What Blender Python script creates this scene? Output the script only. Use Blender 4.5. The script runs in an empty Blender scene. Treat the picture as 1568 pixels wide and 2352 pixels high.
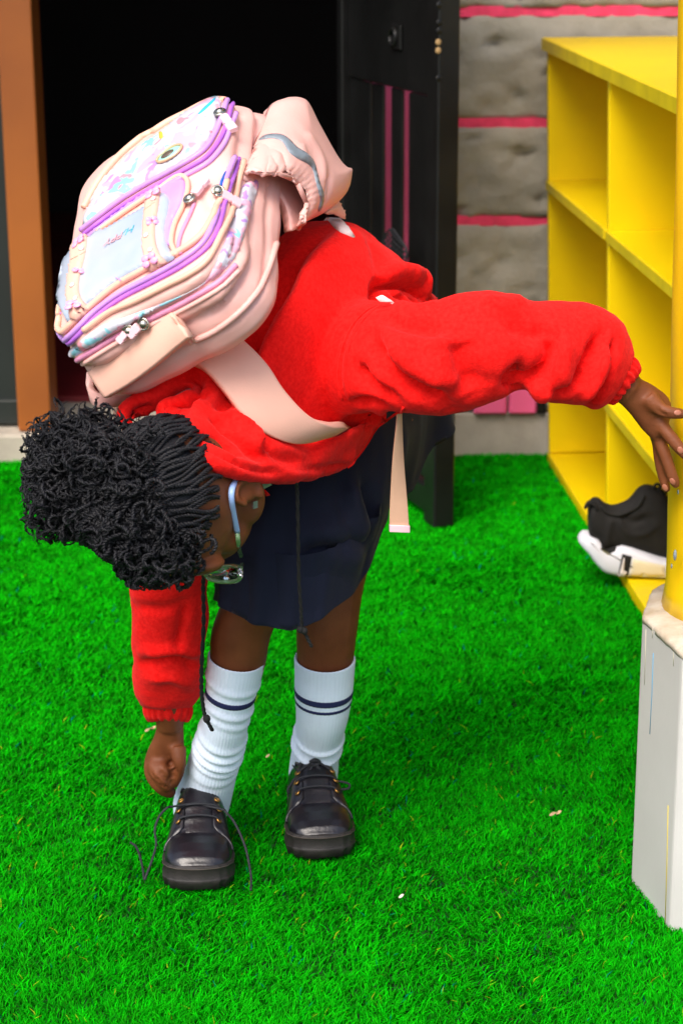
import bpy, bmesh, math, random
import numpy as np
from mathutils import Vector, Matrix, geometry, noise
from mathutils.bvhtree import BVHTree

random.seed(7)
RNG = np.random.default_rng(7)
scene = bpy.context.scene
COL = scene.collection
V = Vector

# ------------------------------------------------------------------ camera
FPX, PITCH, ROLL, CAMH = 4673.0, math.radians(17.3), math.radians(0.25), 1.25
PW, PH = 1568.0, 2352.0
CAM = V((0, 0, CAMH))
FWD = V((0, math.cos(PITCH), -math.sin(PITCH)))
_X0 = V((1, 0, 0)); _D0 = V((0, -math.sin(PITCH), -math.cos(PITCH)))
CX = _X0 * math.cos(ROLL) + _D0 * math.sin(ROLL)
CD = _D0 * math.cos(ROLL) - _X0 * math.sin(ROLL)

cam_data = bpy.data.cameras.new("camera")
cam = bpy.data.objects.new("camera", cam_data)
COL.objects.link(cam)
m = Matrix((CX, -CD, -FWD)).transposed().to_4x4()
m.translation = CAM
cam.matrix_world = m
cam_data.sensor_fit = 'VERTICAL'
cam_data.sensor_height = 36.0
cam_data.sensor_width = 24.0
cam_data.lens = 36.0 * FPX / PH
cam_data.clip_start = 0.05
cam_data.clip_end = 200.0
cam_data.dof.use_dof = True
cam_data.dof.focus_distance = 2.42
cam_data.dof.aperture_fstop = 7.5
scene.camera = cam

# ------------------------------------------------------------------ light
world = bpy.data.worlds.new("World")
scene.world = world
world.use_nodes = True
wn = world.node_tree
for n in list(wn.nodes): wn.nodes.remove(n)
SUN_EL, SUN_AZ = math.radians(52), math.radians(205)     # azimuth clockwise from +Y: behind and a little left of the camera
sky = wn.nodes.new("ShaderNodeTexSky"); sky.sky_type = 'NISHITA'
sky.sun_disc = False; sky.sun_elevation = SUN_EL; sky.sun_rotation = SUN_AZ
sky.air_density = 1.0; sky.dust_density = 4.0; sky.ozone_density = 1.0
bg = wn.nodes.new("ShaderNodeBackground"); bg.inputs[1].default_value = 0.125
wo = wn.nodes.new("ShaderNodeOutputWorld")
wn.links.new(sky.outputs[0], bg.inputs[0]); wn.links.new(bg.outputs[0], wo.inputs[0])
sl = bpy.data.lights.new("sun", 'SUN'); sl.energy = 1.45; sl.angle = math.radians(34); sl.color = (1.0, 0.95, 0.88)
sun = bpy.data.objects.new("sun", sl); COL.objects.link(sun)
sdir = V((math.sin(SUN_AZ) * math.cos(SUN_EL), math.cos(SUN_AZ) * math.cos(SUN_EL), math.sin(SUN_EL)))
sun.rotation_euler = (-sdir).to_track_quat('-Z', 'Y').to_euler()
sun.location = sdir * 20
scene.view_settings.view_transform = 'Standard'
scene.view_settings.look = 'None'
scene.view_settings.gamma = 1.0
scene.view_settings.use_curve_mapping = False
scene.view_settings.exposure = 1.08

# ------------------------------------------------------------------ helpers
def ray_dir(u, v):
    return (CX * ((u - PW / 2) / FPX) + CD * ((v - PH / 2) / FPX) + FWD)
def at(u, v, y):                       # the point of a sight line at distance y (metres, world Y)
    d = ray_dir(u, v); return CAM + d * (y / d.y)
def atz(u, v, z):                      # the point of a sight line at height z
    d = ray_dir(u, v); return CAM + d * ((z - CAMH) / d.z)
def atplane(u, v, o, n):
    d = ray_dir(u, v); return CAM + d * ((o - CAM).dot(n) / d.dot(n))
def proj(p):
    q = p - CAM; z = q.dot(FWD); return (PW / 2 + FPX * q.dot(CX) / z, PH / 2 + FPX * q.dot(CD) / z)
def cv(x, d, z):                       # vector given as right / down / away
    return CX * x + CD * d + FWD * z
def mpp(p): return (p - CAM).dot(FWD) / FPX

MATS = {}
def mat(name, col, rough=0.6, var=0.0, vscale=20.0, bump=0.0, bscale=200.0, spec=0.5, metal=0.0, sheen=0.0, trans=0.0, coat=0.0, col2=None, detail=4.0, sss=0.0, bstretch=None):
    mt = bpy.data.materials.new(name); mt.use_nodes = True
    nt = mt.node_tree; b = nt.nodes["Principled BSDF"]
    b.inputs["Base Color"].default_value = (*col, 1); b.inputs["Roughness"].default_value = rough
    b.inputs["Specular IOR Level"].default_value = spec; b.inputs["Metallic"].default_value = metal
    b.inputs["Sheen Weight"].default_value = sheen; b.inputs["Sheen Roughness"].default_value = 0.4
    b.inputs["Transmission Weight"].default_value = trans; b.inputs["Coat Weight"].default_value = coat
    if sss:
        b.inputs["Subsurface Weight"].default_value = sss; b.inputs["Subsurface Radius"].default_value = (0.01, 0.004, 0.002)
    tc = nt.nodes.new("ShaderNodeTexCoord")
    if var > 0 or col2:
        nz = nt.nodes.new("ShaderNodeTexNoise"); nz.inputs["Scale"].default_value = vscale; nz.inputs["Detail"].default_value = detail
        nt.links.new(tc.outputs["Object"], nz.inputs["Vector"])
        mx = nt.nodes.new("ShaderNodeMix"); mx.data_type = 'RGBA'
        c2 = col2 or tuple(c * (1 - var) for c in col)
        c1 = col if col2 else tuple(min(1, c * (1 + var)) for c in col)
        mx.inputs["A"].default_value = (*c1, 1); mx.inputs["B"].default_value = (*c2, 1)
        rp = nt.nodes.new("ShaderNodeMapRange"); rp.inputs["From Min"].default_value = 0.3; rp.inputs["From Max"].default_value = 0.7
        nt.links.new(nz.outputs["Fac"], rp.inputs["Value"]); nt.links.new(rp.outputs[0], mx.inputs["Factor"])
        nt.links.new(mx.outputs["Result"], b.inputs["Base Color"])
    if bump > 0:
        n2 = nt.nodes.new("ShaderNodeTexNoise"); n2.inputs["Scale"].default_value = bscale; n2.inputs["Detail"].default_value = 6
        if bstretch:
            mp = nt.nodes.new("ShaderNodeMapping"); mp.inputs["Scale"].default_value = bstretch
            nt.links.new(tc.outputs["Object"], mp.inputs["Vector"]); nt.links.new(mp.outputs[0], n2.inputs["Vector"])
        else: nt.links.new(tc.outputs["Object"], n2.inputs["Vector"])
        bp = nt.nodes.new("ShaderNodeBump"); bp.inputs["Strength"].default_value = 0.6; bp.inputs["Distance"].default_value = bump
        nt.links.new(n2.outputs["Fac"], bp.inputs["Height"]); nt.links.new(bp.outputs[0], b.inputs["Normal"])
    MATS[name] = mt
    return mt

class MB:
    def __init__(s): s.v = []; s.f = []
    def add(s, vs, fs):
        o = len(s.v); s.v.extend(vs); s.f.extend([tuple(i + o for i in f) for f in fs]); return s
    def mesh(s, name):
        me = bpy.data.meshes.new(name); me.from_pydata([tuple(p) for p in s.v], [], s.f); me.update()
        bm = bmesh.new(); bm.from_mesh(me); bmesh.ops.recalc_face_normals(bm, faces=bm.faces); bm.to_mesh(me); bm.free()
        return me

def obj(name, me, mt=None, parent=None, smooth=True, kind=None, label=None):
    if isinstance(me, MB): me = me.mesh(name)
    o = bpy.data.objects.new(name, me); COL.objects.link(o)
    if mt is not None: me.materials.clear(); me.materials.append(mt)
    if smooth and len(me.polygons): me.polygons.foreach_set("use_smooth", [True] * len(me.polygons))
    if parent is not None:
        o.parent = parent
        if parent.type == 'EMPTY': o.matrix_parent_inverse = Matrix.Translation(-parent.location)
    if kind: o["kind"] = kind
    if label: o["label"] = label
    return o
def thing(name, label, cat, loc, group=None):
    e = bpy.data.objects.new(name, None); COL.objects.link(e); e.location = loc; e.empty_display_size = 0.1
    e["label"] = label; e["category"] = cat
    if group: e["group"] = group
    return e
def tag(o, label, cat, group=None):
    o["label"] = label; o["category"] = cat
    if group: o["group"] = group
    return o

def cat(pts, n):                                   # Catmull-Rom resample of any array rows
    P = np.array([list(p) for p in pts], float); k = len(P)
    if k == 2:
        t = np.linspace(0, 1, n)[:, None]; return P[0] * (1 - t) + P[1] * t
    Q = np.vstack([2 * P[0] - P[1], P, 2 * P[-1] - P[-2]])
    out = []
    for s in np.linspace(0, k - 1, n):
        i = min(int(s), k - 2); t = s - i
        p0, p1, p2, p3 = Q[i], Q[i + 1], Q[i + 2], Q[i + 3]
        out.append(0.5 * (2 * p1 + (p2 - p0) * t + (2 * p0 - 5 * p1 + 4 * p2 - p3) * t * t + (3 * p1 - p0 - 3 * p2 + p3) * t ** 3))
    return np.array(out)
def even(pts, step):
    P = [V(p) for p in pts]; L = sum((P[i + 1] - P[i]).length for i in range(len(P) - 1))
    return max(2, int(L / step) + 1)

def loft(mb, rings, closed=True, caps=True):
    n = len(rings[0]); vs = [V(p) for r in rings for p in r]; fs = []
    for i in range(len(rings) - 1):
        for j in range(n if closed else n - 1):
            a = i * n + j; b = i * n + (j + 1) % n
            fs.append((a, b, b + n, a + n))
    if caps and closed:
        for i in (0, len(rings) - 1):
            c = sum((V(p) for p in rings[i]), V((0, 0, 0))) / n; vs.append(c); k = len(vs) - 1
            for j in range(n):
                fs.append((i * n + j, i * n + (j + 1) % n, k) if i else (i * n + (j + 1) % n, i * n + j, k))
    return mb.add(vs, fs)
def eloft(mb, rows, n=20, sub=6, caps=True):       # rows: (centre, axis1, axis2)
    R = cat([list(c) + list(a) + list(b) for c, a, b in rows], (len(rows) - 1) * sub + 1)
    rings = []
    for r in R:
        c, a, b = V(r[:3]), V(r[3:6]), V(r[6:9])
        rings.append([c + a * math.cos(2 * math.pi * k / n) + b * math.sin(2 * math.pi * k / n) for k in range(n)])
    return loft(mb, rings, True, caps)
def tube(mb, pts, rad, n=8, sub=None, flat=None, up=None, caps=True):
    """swept tube; rad is a number or a list, flat a (normal-direction, factor) pair for ribbons"""
    P = [V(p) for p in pts]
    if sub:
        rr = rad if hasattr(rad, '__len__') else [rad] * len(P)
        A = cat([list(p) + [r] for p, r in zip(P, rr)], sub); P = [V(a[:3]) for a in A]; rad = [a[3] for a in A]
    if not hasattr(rad, '__len__'): rad = [rad] * len(P)
    T = []
    for i in range(len(P)):
        t = P[min(i + 1, len(P) - 1)] - P[max(i - 1, 0)]
        T.append(t.normalized() if t.length > 1e-9 else V((0, 0, 1)))
    nrm = up if up is not None else (V((0, 0, 1)) if abs(T[0].z) < 0.9 else V((1, 0, 0)))
    rings = []
    for i in range(len(P)):
        nrm = (nrm - T[i] * nrm.dot(T[i]))
        nrm = nrm.normalized() if nrm.length > 1e-6 else T[i].orthogonal().normalized()
        bi = T[i].cross(nrm)
        k = flat if flat else 1.0
        rings.append([P[i] + (nrm * math.cos(2 * math.pi * j / n) * k + bi * math.sin(2 * math.pi * j / n)) * rad[i] for j in range(n)])
    return loft(mb, rings, True, caps)
def ball(mb, c, ax, n=16, mrows=10):
    a, b, d = ax; rings = []
    for i in range(1, mrows):
        t = math.pi * i / mrows
        rings.append([c + d * math.cos(t) + (a * math.cos(2 * math.pi * k / n) + b * math.sin(2 * math.pi * k / n)) * math.sin(t) for k in range(n)])
    vs = [p for r in rings for p in r]; fs = []
    for i in range(len(rings) - 1):
        for j in range(n):
            fs.append((i * n + j, i * n + (j + 1) % n, (i + 1) * n + (j + 1) % n, (i + 1) * n + j))
    vs += [c + d, c - d]; k = len(vs) - 2
    for j in range(n):
        fs.append(((j + 1) % n, j, k)); fs.append(((len(rings) - 1) * n + j, (len(rings) - 1) * n + (j + 1) % n, k + 1))
    return mb.add(vs, fs)
def sph(mb, c, r, n=10): return ball(mb, V(c), (V((r, 0, 0)), V((0, r, 0)), V((0, 0, r))), n, max(6, n * 2 // 3))
def box_mesh(name, lo, hi, bevel=0.0, seg=1, M=None):
    bm = bmesh.new(); bmesh.ops.create_cube(bm, size=1)
    for v in bm.verts: v.co = V([lo[i] + (v.co[i] + 0.5) * (hi[i] - lo[i]) for i in range(3)])
    if bevel: bmesh.ops.bevel(bm, geom=bm.edges[:], offset=bevel, segments=seg, profile=0.5, affect='EDGES')
    if M is not None: bmesh.ops.transform(bm, matrix=M, verts=bm.verts)
    me = bpy.data.meshes.new(name); bm.to_mesh(me); bm.free(); return me

def remesh(mb, voxel, iters=3, lam=0.5):
    me = mb.mesh("tmp"); o = bpy.data.objects.new("tmp", me); COL.objects.link(o)
    md = o.modifiers.new("r", 'REMESH'); md.mode = 'VOXEL'; md.voxel_size = voxel; md.adaptivity = 0
    dg = bpy.context.evaluated_depsgraph_get()
    out = bpy.data.meshes.new_from_object(o.evaluated_get(dg)); bpy.data.objects.remove(o); bpy.data.meshes.remove(me)
    laplace(out, iters, lam); return out
def getv(me):
    a = np.empty(len(me.vertices) * 3); me.vertices.foreach_get("co", a); return a.reshape(-1, 3)
def setv(me, a): me.vertices.foreach_set("co", a.ravel()); me.update()
def getn(me):
    a = np.empty(len(me.vertices) * 3); me.vertex_normals.foreach_get("vector", a); return a.reshape(-1, 3)
def laplace(me, iters, lam=0.5, mask=None):
    e = np.empty(len(me.edges) * 2, int); me.edges.foreach_get("vertices", e); e = e.reshape(-1, 2)
    co = getv(me); n = len(co); deg = np.bincount(e.ravel(), minlength=n)[:, None].clip(1)
    for _ in range(iters):
        s = np.zeros_like(co)
        for k in range(3):
            s[:, k] = np.bincount(e[:, 0], co[e[:, 1], k], n) + np.bincount(e[:, 1], co[e[:, 0], k], n)
        d = (s / deg - co) * lam
        co = co + (d if mask is None else d * mask[:, None])
    setv(me, co)
def bvh_of(me): return BVHTree.FromPolygons([v.co.copy() for v in me.vertices], [tuple(p.vertices) for p in me.polygons])
def hit(bvh, u, v):
    d = ray_dir(u, v).normalized(); p, n, i, t = bvh.ray_cast(CAM, d)
    if p is None:                                   # sight line passes beside the surface: take the surface point closest to it
        best = None
        for t in np.linspace(1.9, 3.0, 60):
            q = CAM + d * t; r = bvh.find_nearest(q)
            if r[0] is not None and (best is None or r[3] < best[0]): best = (r[3], r[0], r[1])
        return best[1], best[2]
    if n.dot(d) > 0: n = -n
    return p, n
def trace(bvh, px, step=6.0, lift=0.0):
    n = max(3, int(sum(math.dist(px[i], px[i + 1]) for i in range(len(px) - 1)) / step))
    out = []
    for u, v in cat(px, n):
        p, nn = hit(bvh, u, v); out.append((p + nn * lift, nn))
    return out
def folds(me, strokes, bvh=None):
    """sculpt: strokes = (pixel polyline, width m, height m); positive raises a ridge, negative presses a crease"""
    bvh = bvh or bvh_of(me); co = getv(me)
    traced = []
    for px, w, h in strokes:
        pts = np.array([list(p) for p, _ in trace(bvh, px, 5.0)]); traced.append((pts, w, h))
    for pts, w, h in traced:
        nr = getn(me); co = getv(me)
        lo = pts.min(0) - 3 * w; hi = pts.max(0) + 3 * w
        idx = np.where(((co > lo) & (co < hi)).all(1))[0]
        if not len(idx): continue
        d = np.sqrt(((co[idx][:, None] - pts[None]) ** 2).sum(2)); k = d.argmin(1); dm = d.min(1)
        s = k / max(1, len(pts) - 1); taper = np.clip(np.minimum(s, 1 - s) * 5 + 0.35, 0, 1)
        co[idx] += nr[idx] * (h * np.exp(-(dm / w) ** 2) * taper)[:, None]
        setv(me, co)
def rough_up(me, amp, scale, off=0.0):
    co = getv(me); nr = getn(me)
    a = np.array([noise.noise(V(c) * scale + V((off, off, off))) for c in co]); setv(me, co + nr * (a * amp)[:, None])

def fill(poly, step):
    """triangulated pixel polygon with inner points; returns points, triangles, boundary loop"""
    P = []
    for i in range(len(poly)):
        a, b = V(poly[i]), V(poly[(i + 1) % len(poly)]); n = max(1, int((b - a).length / step))
        P += [a.lerp(b, k / n) for k in range(n)]
    nb = len(P); us = [p.x for p in P]; vs_ = [p.y for p in P]
    def inside(x, y):
        c = False; j = nb - 1
        for i in range(nb):
            if (P[i].y > y) != (P[j].y > y) and x < (P[j].x - P[i].x) * (y - P[i].y) / (P[j].y - P[i].y) + P[i].x: c = not c
            j = i
        return c
    pts = list(P); B = np.array([[p.x, p.y] for p in P])
    y = min(vs_) + step * .5; row = 0
    while y < max(vs_):
        x = min(us) + step * (.5 if row % 2 else 0)
        while x < max(us):
            if inside(x, y) and np.hypot(B[:, 0] - x, B[:, 1] - y).min() > step * .55: pts.append(V((x, y)))
            x += step
        y += step * .87; row += 1
    r = geometry.delaunay_2d_cdt(pts, [(i, (i + 1) % nb) for i in range(nb)], [], 1, 1e-4)
    vv = [(p.x, p.y) for p in r[0]]; tris = [tuple(f) for f in r[2]]
    bd = np.array([np.hypot(B[:, 0] - p[0], B[:, 1] - p[1]).min() for p in vv])
    return vv, tris, bd
def smooth_poly(poly, n=80, closed=True):
    P = list(poly) + [poly[0]] if closed else list(poly)
    if closed:
        Q = np.array([poly[-1]] + list(poly) + [poly[0], poly[1]], float); k = len(poly); out = []
        for s in np.linspace(0, k, n, endpoint=False):
            i = int(s); t = s - i; p0, p1, p2, p3 = Q[i], Q[i + 1], Q[i + 2], Q[i + 3]
            out.append(tuple(0.5 * (2 * p1 + (p2 - p0) * t + (2 * p0 - 5 * p1 + 4 * p2 - p3) * t * t + (3 * p1 - p0 - 3 * p2 + p3) * t ** 3)))
        return out
    return [tuple(p) for p in cat(P, n)]
def panel(bvh, poly, thick, step=7.0, rnd=10.0, base=0.001, lift=None, smooth_edge=True):
    """a sheet of cloth of real thickness lying on a surface, its outline given as seen in the photograph"""
    if smooth_edge: poly = smooth_poly(poly, max(24, len(poly) * 6))
    vv, tris, bd = fill(poly, step); top = []; bot = []
    for (u, v), b in zip(vv, bd):
        p, n = hit(bvh, u, v)
        k = min(1.0, b / rnd); h = thick * math.sqrt(max(0, 1 - (1 - k) ** 2))
        l = lift(u, v) if lift else 0.0
        top.append(p + n * (base + l + h)); bot.append(p + n * (base + l - 0.0015))
    nv = len(vv); fs = list(tris) + [tuple(i + nv for i in reversed(t)) for t in tris]
    ec = {}
    for t in tris:
        for a, b in ((t[0], t[1]), (t[1], t[2]), (t[2], t[0])): ec[(a, b)] = 1
    for (a, b) in ec:
        if (b, a) not in ec: fs.append((b, a, a + nv, b + nv))
    mb = MB(); mb.add(top + bot, fs); return mb
def shell(poly, mouth, o, n, tf, th=.003, step=7.0, edge=60.0):
    """a sewn-on cloth pouch: height grows from the sewn edges, the edge along the mouth stands open"""
    poly = smooth_poly(poly, max(40, len(poly) * 6)); vv, tris, bd = fill(poly, step); MO = np.array([list(p) for p in cat(mouth, 80)])
    sewn = [p for i in range(len(poly)) for p in [V(poly[i]).lerp(V(poly[(i + 1) % len(poly)]), k / 6) for k in range(6)]]
    sewn = np.array([[p.x, p.y] for p in sewn if np.hypot(MO[:, 0] - p.x, MO[:, 1] - p.y).min() > 14])
    A = []; Bq = []
    for u, v in vv:
        b = np.hypot(sewn[:, 0] - u, sewn[:, 1] - v).min(); k = min(1.0, b / edge); h = tf * math.sqrt(max(0, 1 - (1 - k) ** 2))
        dm = np.hypot(MO[:, 0] - u, MO[:, 1] - v); j = int(dm.argmin()); g = math.exp(-(dm[j] / 20) ** 2)
        p = atplane(u, v, o, n); h += g * (.0013 * math.sin(j * 1.25) - .006 * (1 - math.exp(-(dm[j] / 9) ** 2)) * 0) - .005 * math.exp(-(dm[j] / 10) ** 2) * min(1, k * 2)
        A.append(p + n * (h + .0015)); Bq.append(p + n * (h - th))
    nv = len(vv); fs = list(tris) + [tuple(i + nv for i in reversed(t)) for t in tris]; ec = {}
    for t in tris:
        for a, b in ((t[0], t[1]), (t[1], t[2]), (t[2], t[0])): ec[(a, b)] = 1
    for (a, b) in ec:
        if (b, a) not in ec: fs.append((b, a, a + nv, b + nv))
    mb = MB(); mb.add(A + Bq, fs); return mb
def pillow(poly, o, n, tf, tb, step=8.0, edge=40.0, smooth_edge=True, dome=None):
    """a stuffed closed volume whose outline lies in the plane (o, n): tf metres towards n, tb away"""
    if smooth_edge: poly = smooth_poly(poly, max(30, len(poly) * 6))
    vv, tris, bd = fill(poly, step); F = []; Bk = []
    for (u, v), b in zip(vv, bd):
        p = atplane(u, v, o, n); k = min(1.0, b / edge); h = math.sqrt(max(0, 1 - (1 - k) ** 2))
        e = dome(u, v) if dome else 1.0
        F.append(p + n * tf * h * e); Bk.append(p - n * (tb * h + 0.0005))
    nv = len(vv); fs = list(tris) + [tuple(i + nv for i in reversed(t)) for t in tris]; ec = {}
    for t in tris:
        for a, b in ((t[0], t[1]), (t[1], t[2]), (t[2], t[0])): ec[(a, b)] = 1
    for (a, b) in ec:
        if (b, a) not in ec: fs.append((b, a, a + nv, b + nv))
    mb = MB(); mb.add(F + Bk, fs); return mb
def pipe(bvh, px, r, lift=0.0, n=8, step=5.0, flat=None):
    tr = trace(bvh, px, step, lift); mb = MB(); tube(mb, [p for p, _ in tr], r, n, flat=flat, up=tr[0][1]); return mb

# ------------------------------------------------------------------ materials
mat("turf_backing", (0.002, 0.035, 0.003), 0.9, 0.4, 30)
mat("wall_stone", (0.40, 0.365, 0.30), 0.9, 0.0, 7, 0.006, 45, col2=(0.29, 0.265, 0.215), spec=0.2)
mat("joint_pink", (0.95, 0.05, 0.14), 0.7, 0.25, 30, 0.002, 80)
mat("pink_paint", (0.98, 0.13, 0.32), 0.6, 0.08, 6)
mat("concrete", (0.46, 0.41, 0.35), 0.9, 0.0, 14, 0.002, 120, col2=(0.35, 0.31, 0.26))
mat("sill_concrete", (0.42, 0.37, 0.30), 0.9, 0.15, 14, 0.002, 120)
mat("wood_frame", (0.37, 0.105, 0.014), 0.45, 0.0, 3.0, 0.0006, 60, col2=(0.25, 0.065, 0.010), bstretch=(30, 30, 1.2))
mat("black_paint", (0.007, 0.007, 0.007), 0.36, 0.3, 9, 0.0006, 60, spec=0.3)
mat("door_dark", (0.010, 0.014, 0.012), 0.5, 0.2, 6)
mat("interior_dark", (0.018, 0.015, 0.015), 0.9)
mat("floor_maroon", (0.18, 0.012, 0.016), 0.5, 0.2, 5)
mat("rust_chip", (0.35, 0.22, 0.09), 0.7)
mat("roof_white", (0.30, 0.28, 0.26), 0.9)
mat("yellow_paint", (0.84, 0.60, 0.001), 0.42, 0.0, 2.5, 0.0006, 90, spec=0.3, col2=(0.745, 0.53, 0.001), bstretch=(12, 12, 1))
mat("yellow_edge", (0.66, 0.50, 0.002), 0.5, 0.15, 14, 0.0006, 90)
mat("pillar_yellow", (0.84, 0.54, 0.002), 0.38, 0.05, 8, 0.0012, 35)
mat("pedestal_grey", (0.55, 0.54, 0.52), 0.6, 0.0, 5, 0.0006, 60, col2=(0.48, 0.47, 0.45))
mat("pedestal_cap", (0.58, 0.52, 0.43), 0.85, 0.0, 38, 0.003, 120, col2=(0.42, 0.34, 0.24))
mat("paint_blue", (0.06, 0.35, 0.62), 0.5); mat("paint_straw", (0.62, 0.50, 0.05), 0.5); mat("paint_cream", (0.6, 0.56, 0.44), 0.6)
mat("dry_leaf", (0.45, 0.32, 0.17), 0.8, 0.3, 80); mat("net_black", (0.008, 0.008, 0.012), 0.7)
mat("fleece_red", (0.95, 0.018, 0.015), 1.0, 0.0, 210, 0.0016, 620, spec=0.04, sheen=0.05, col2=(0.80, 0.009, 0.008))
mat("skin", (0.19, 0.058, 0.020), 0.56, 0.0, 26, 0.0006, 420, spec=0.28, col2=(0.125, 0.036, 0.012))
mat("nail", (0.36, 0.13, 0.075), 0.35)
mat("skirt_navy", (0.0070, 0.0095, 0.0240), 0.85, 0.2, 10, 0.0004, 900, spec=0.25, sheen=0.06)
mat("sock_white", (0.72, 0.82, 0.96), 0.9, 0.03, 40, 0.0003, 900, spec=0.2, sheen=0.1)
mat("sock_navy", (0.010, 0.015, 0.075), 0.9)
mat("shoe_leather", (0.008, 0.007, 0.0105), 0.30, 0.35, 22, 0.0006, 260, spec=0.6)
mat("shoe_sole", (0.016, 0.013, 0.012), 0.62, 0.35, 60, 0.0008, 260)
mat("welt_brown", (0.055, 0.042, 0.035), 0.7); mat("lace_black", (0.014, 0.015, 0.020), 0.75, 0, 10, 0.0006, 900)
mat("brass", (0.50, 0.26, 0.07), 0.35, metal=0.9)
mat("hair_black", (0.0065, 0.0065, 0.0095), 0.58, 0.0, 60, 0.0012, 600, spec=0.34, col2=(0.0035, 0.0035, 0.005))
mat("cord_black", (0.004, 0.004, 0.004), 0.8, 0, 10, 0.0008, 1200)
mat("bag_pink", (0.82, 0.47, 0.42), 0.42, 0.0, 9, 0.0005, 160, spec=0.4, col2=(0.77, 0.42, 0.37))
mat("bag_peach", (0.82, 0.45, 0.33), 0.45, 0.05, 20, spec=0.4)
mat("bag_lilac", (0.54, 0.28, 0.70), 0.38, 0.1, 30, spec=0.5); mat("zip_purple", (0.42, 0.13, 0.62), 0.4, 0.1, 30, 0.0006, 800)
mat("zip_rose", (0.70, 0.26, 0.42), 0.45, 0.1, 30, 0.0006, 800)
mat("vinyl_white", (0.34, 0.42, 0.55), 0.3, 0.0, 16, 0.0005, 40, spec=0.6, coat=0.2, col2=(0.46, 0.48, 0.55))
mat("strap_peach", (0.76, 0.43, 0.33), 0.6, 0.04, 18, 0.0004, 500); mat("strap_white", (0.72, 0.62, 0.60), 0.6)
mat("strap_web", (0.60, 0.36, 0.24), 0.75, 0.05, 40, 0.0005, 700)
mat("reflect_grey", (0.20, 0.24, 0.28), 0.35, 0.1, 60); mat("rubber_pink", (0.86, 0.56, 0.62), 0.4)
mat("charm_pink", (0.82, 0.36, 0.58), 0.3); mat("metal", (0.45, 0.42, 0.36), 0.25, metal=1.0)
mat("print_teal", (0.10, 0.42, 0.52), 0.4); mat("print_rose", (0.70, 0.34, 0.38), 0.4); mat("zip_blue", (0.01, 0.10, 0.42), 0.5); mat("bag_blue_edge", (0.03, 0.45, 0.70), 0.4)
mat("badge_gold", (0.70, 0.48, 0.28), 0.3, metal=0.3); mat("badge_mint", (0.30, 0.72, 0.62), 0.3); mat("badge_dark", (0.10, 0.07, 0.05), 0.2)
mat("knit_black", (0.014, 0.013, 0.012), 0.85, 0.2, 40, 0.001, 700, spec=0.25); mat("foam_white", (0.66, 0.66, 0.72), 0.55, 0.04, 10)
mat("foam_tan", (0.66, 0.57, 0.38), 0.6, 0.1, 14); mat("logo_white", (0.70, 0.62, 0.58), 0.5)
mat("temple_blue", (0.30, 0.45, 0.78), 0.35); mat("frame_clear", (0.35, 0.58, 0.28), 0.15, trans=0.55, spec=0.6)
mat("lens", (0.9, 0.95, 0.92), 0.02, trans=1.0, spec=0.5); mat("gem", (0.7, 0.66, 0.70), 0.05, metal=0.9)
mat("collar_white", (0.42, 0.50, 0.44), 0.8); mat("eye_white", (0.7, 0.68, 0.62), 0.2); mat("lip", (0.16, 0.045, 0.03), 0.4)

def camo_mat():
    mt = bpy.data.materials.new("camo_print"); mt.use_nodes = True; nt = mt.node_tree; b = nt.nodes["Principled BSDF"]
    b.inputs["Roughness"].default_value = 0.32; b.inputs["Coat Weight"].default_value = 0.3
    tc = nt.nodes.new("ShaderNodeTexCoord"); prev = None
    base = (0.62, 0.61, 0.68, 1)
    for i, (c, sc, th, off) in enumerate([((0.78, 0.42, 0.56, 1), 28, .56, 0), ((0.28, 0.62, 0.72, 1), 32, .60, 5), ((0.46, 0.26, 0.66, 1), 36, .615, 11), ((0.74, 0.30, 0.36, 1), 34, .625, 17)]):
        mp = nt.nodes.new("ShaderNodeMapping"); mp.inputs["Location"].default_value = (off, off * .7, off * .3)
        nz = nt.nodes.new("ShaderNodeTexNoise"); nz.inputs["Scale"].default_value = sc; nz.inputs["Detail"].default_value = 2.2; nz.inputs["Distortion"].default_value = .6
        nt.links.new(tc.outputs["Object"], mp.inputs["Vector"]); nt.links.new(mp.outputs[0], nz.inputs["Vector"])
        mr = nt.nodes.new("ShaderNodeMapRange"); mr.inputs["From Min"].default_value = th; mr.inputs["From Max"].default_value = th + .02
        nt.links.new(nz.outputs["Fac"], mr.inputs["Value"])
        mx = nt.nodes.new("ShaderNodeMix"); mx.data_type = 'RGBA'; mx.inputs["B"].default_value = c
        if prev is None: mx.inputs["A"].default_value = base
        else: nt.links.new(prev, mx.inputs["A"])
        nt.links.new(mr.outputs[0], mx.inputs["Factor"]); prev = mx.outputs["Result"]
    nt.links.new(prev, b.inputs["Base Color"]); MATS["camo_print"] = mt
camo_mat()
def grass_mat():
    mt = bpy.data.materials.new("grass_blades"); mt.use_nodes = True; nt = mt.node_tree; b = nt.nodes["Principled BSDF"]
    at_ = nt.nodes.new("ShaderNodeAttribute"); at_.attribute_name = "col"; nt.links.new(at_.outputs["Color"], b.inputs["Base Color"])
    b.inputs["Roughness"].default_value = 0.5; b.inputs["Specular IOR Level"].default_value = 0.0; MATS["grass_blades"] = mt
grass_mat()
M = MATS

# ------------------------------------------------------------------ the setting
WY = atz(1120, 1052, 0).y                        # front face of the house wall
g = MB(); g.add([V((-30, -30, 0)), V((30, -30, 0)), V((30, 30, 0)), V((-30, 30, 0))], [(0, 1, 2, 3)])
obj("ground", g, M["turf_backing"], smooth=False, kind="structure")

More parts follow.
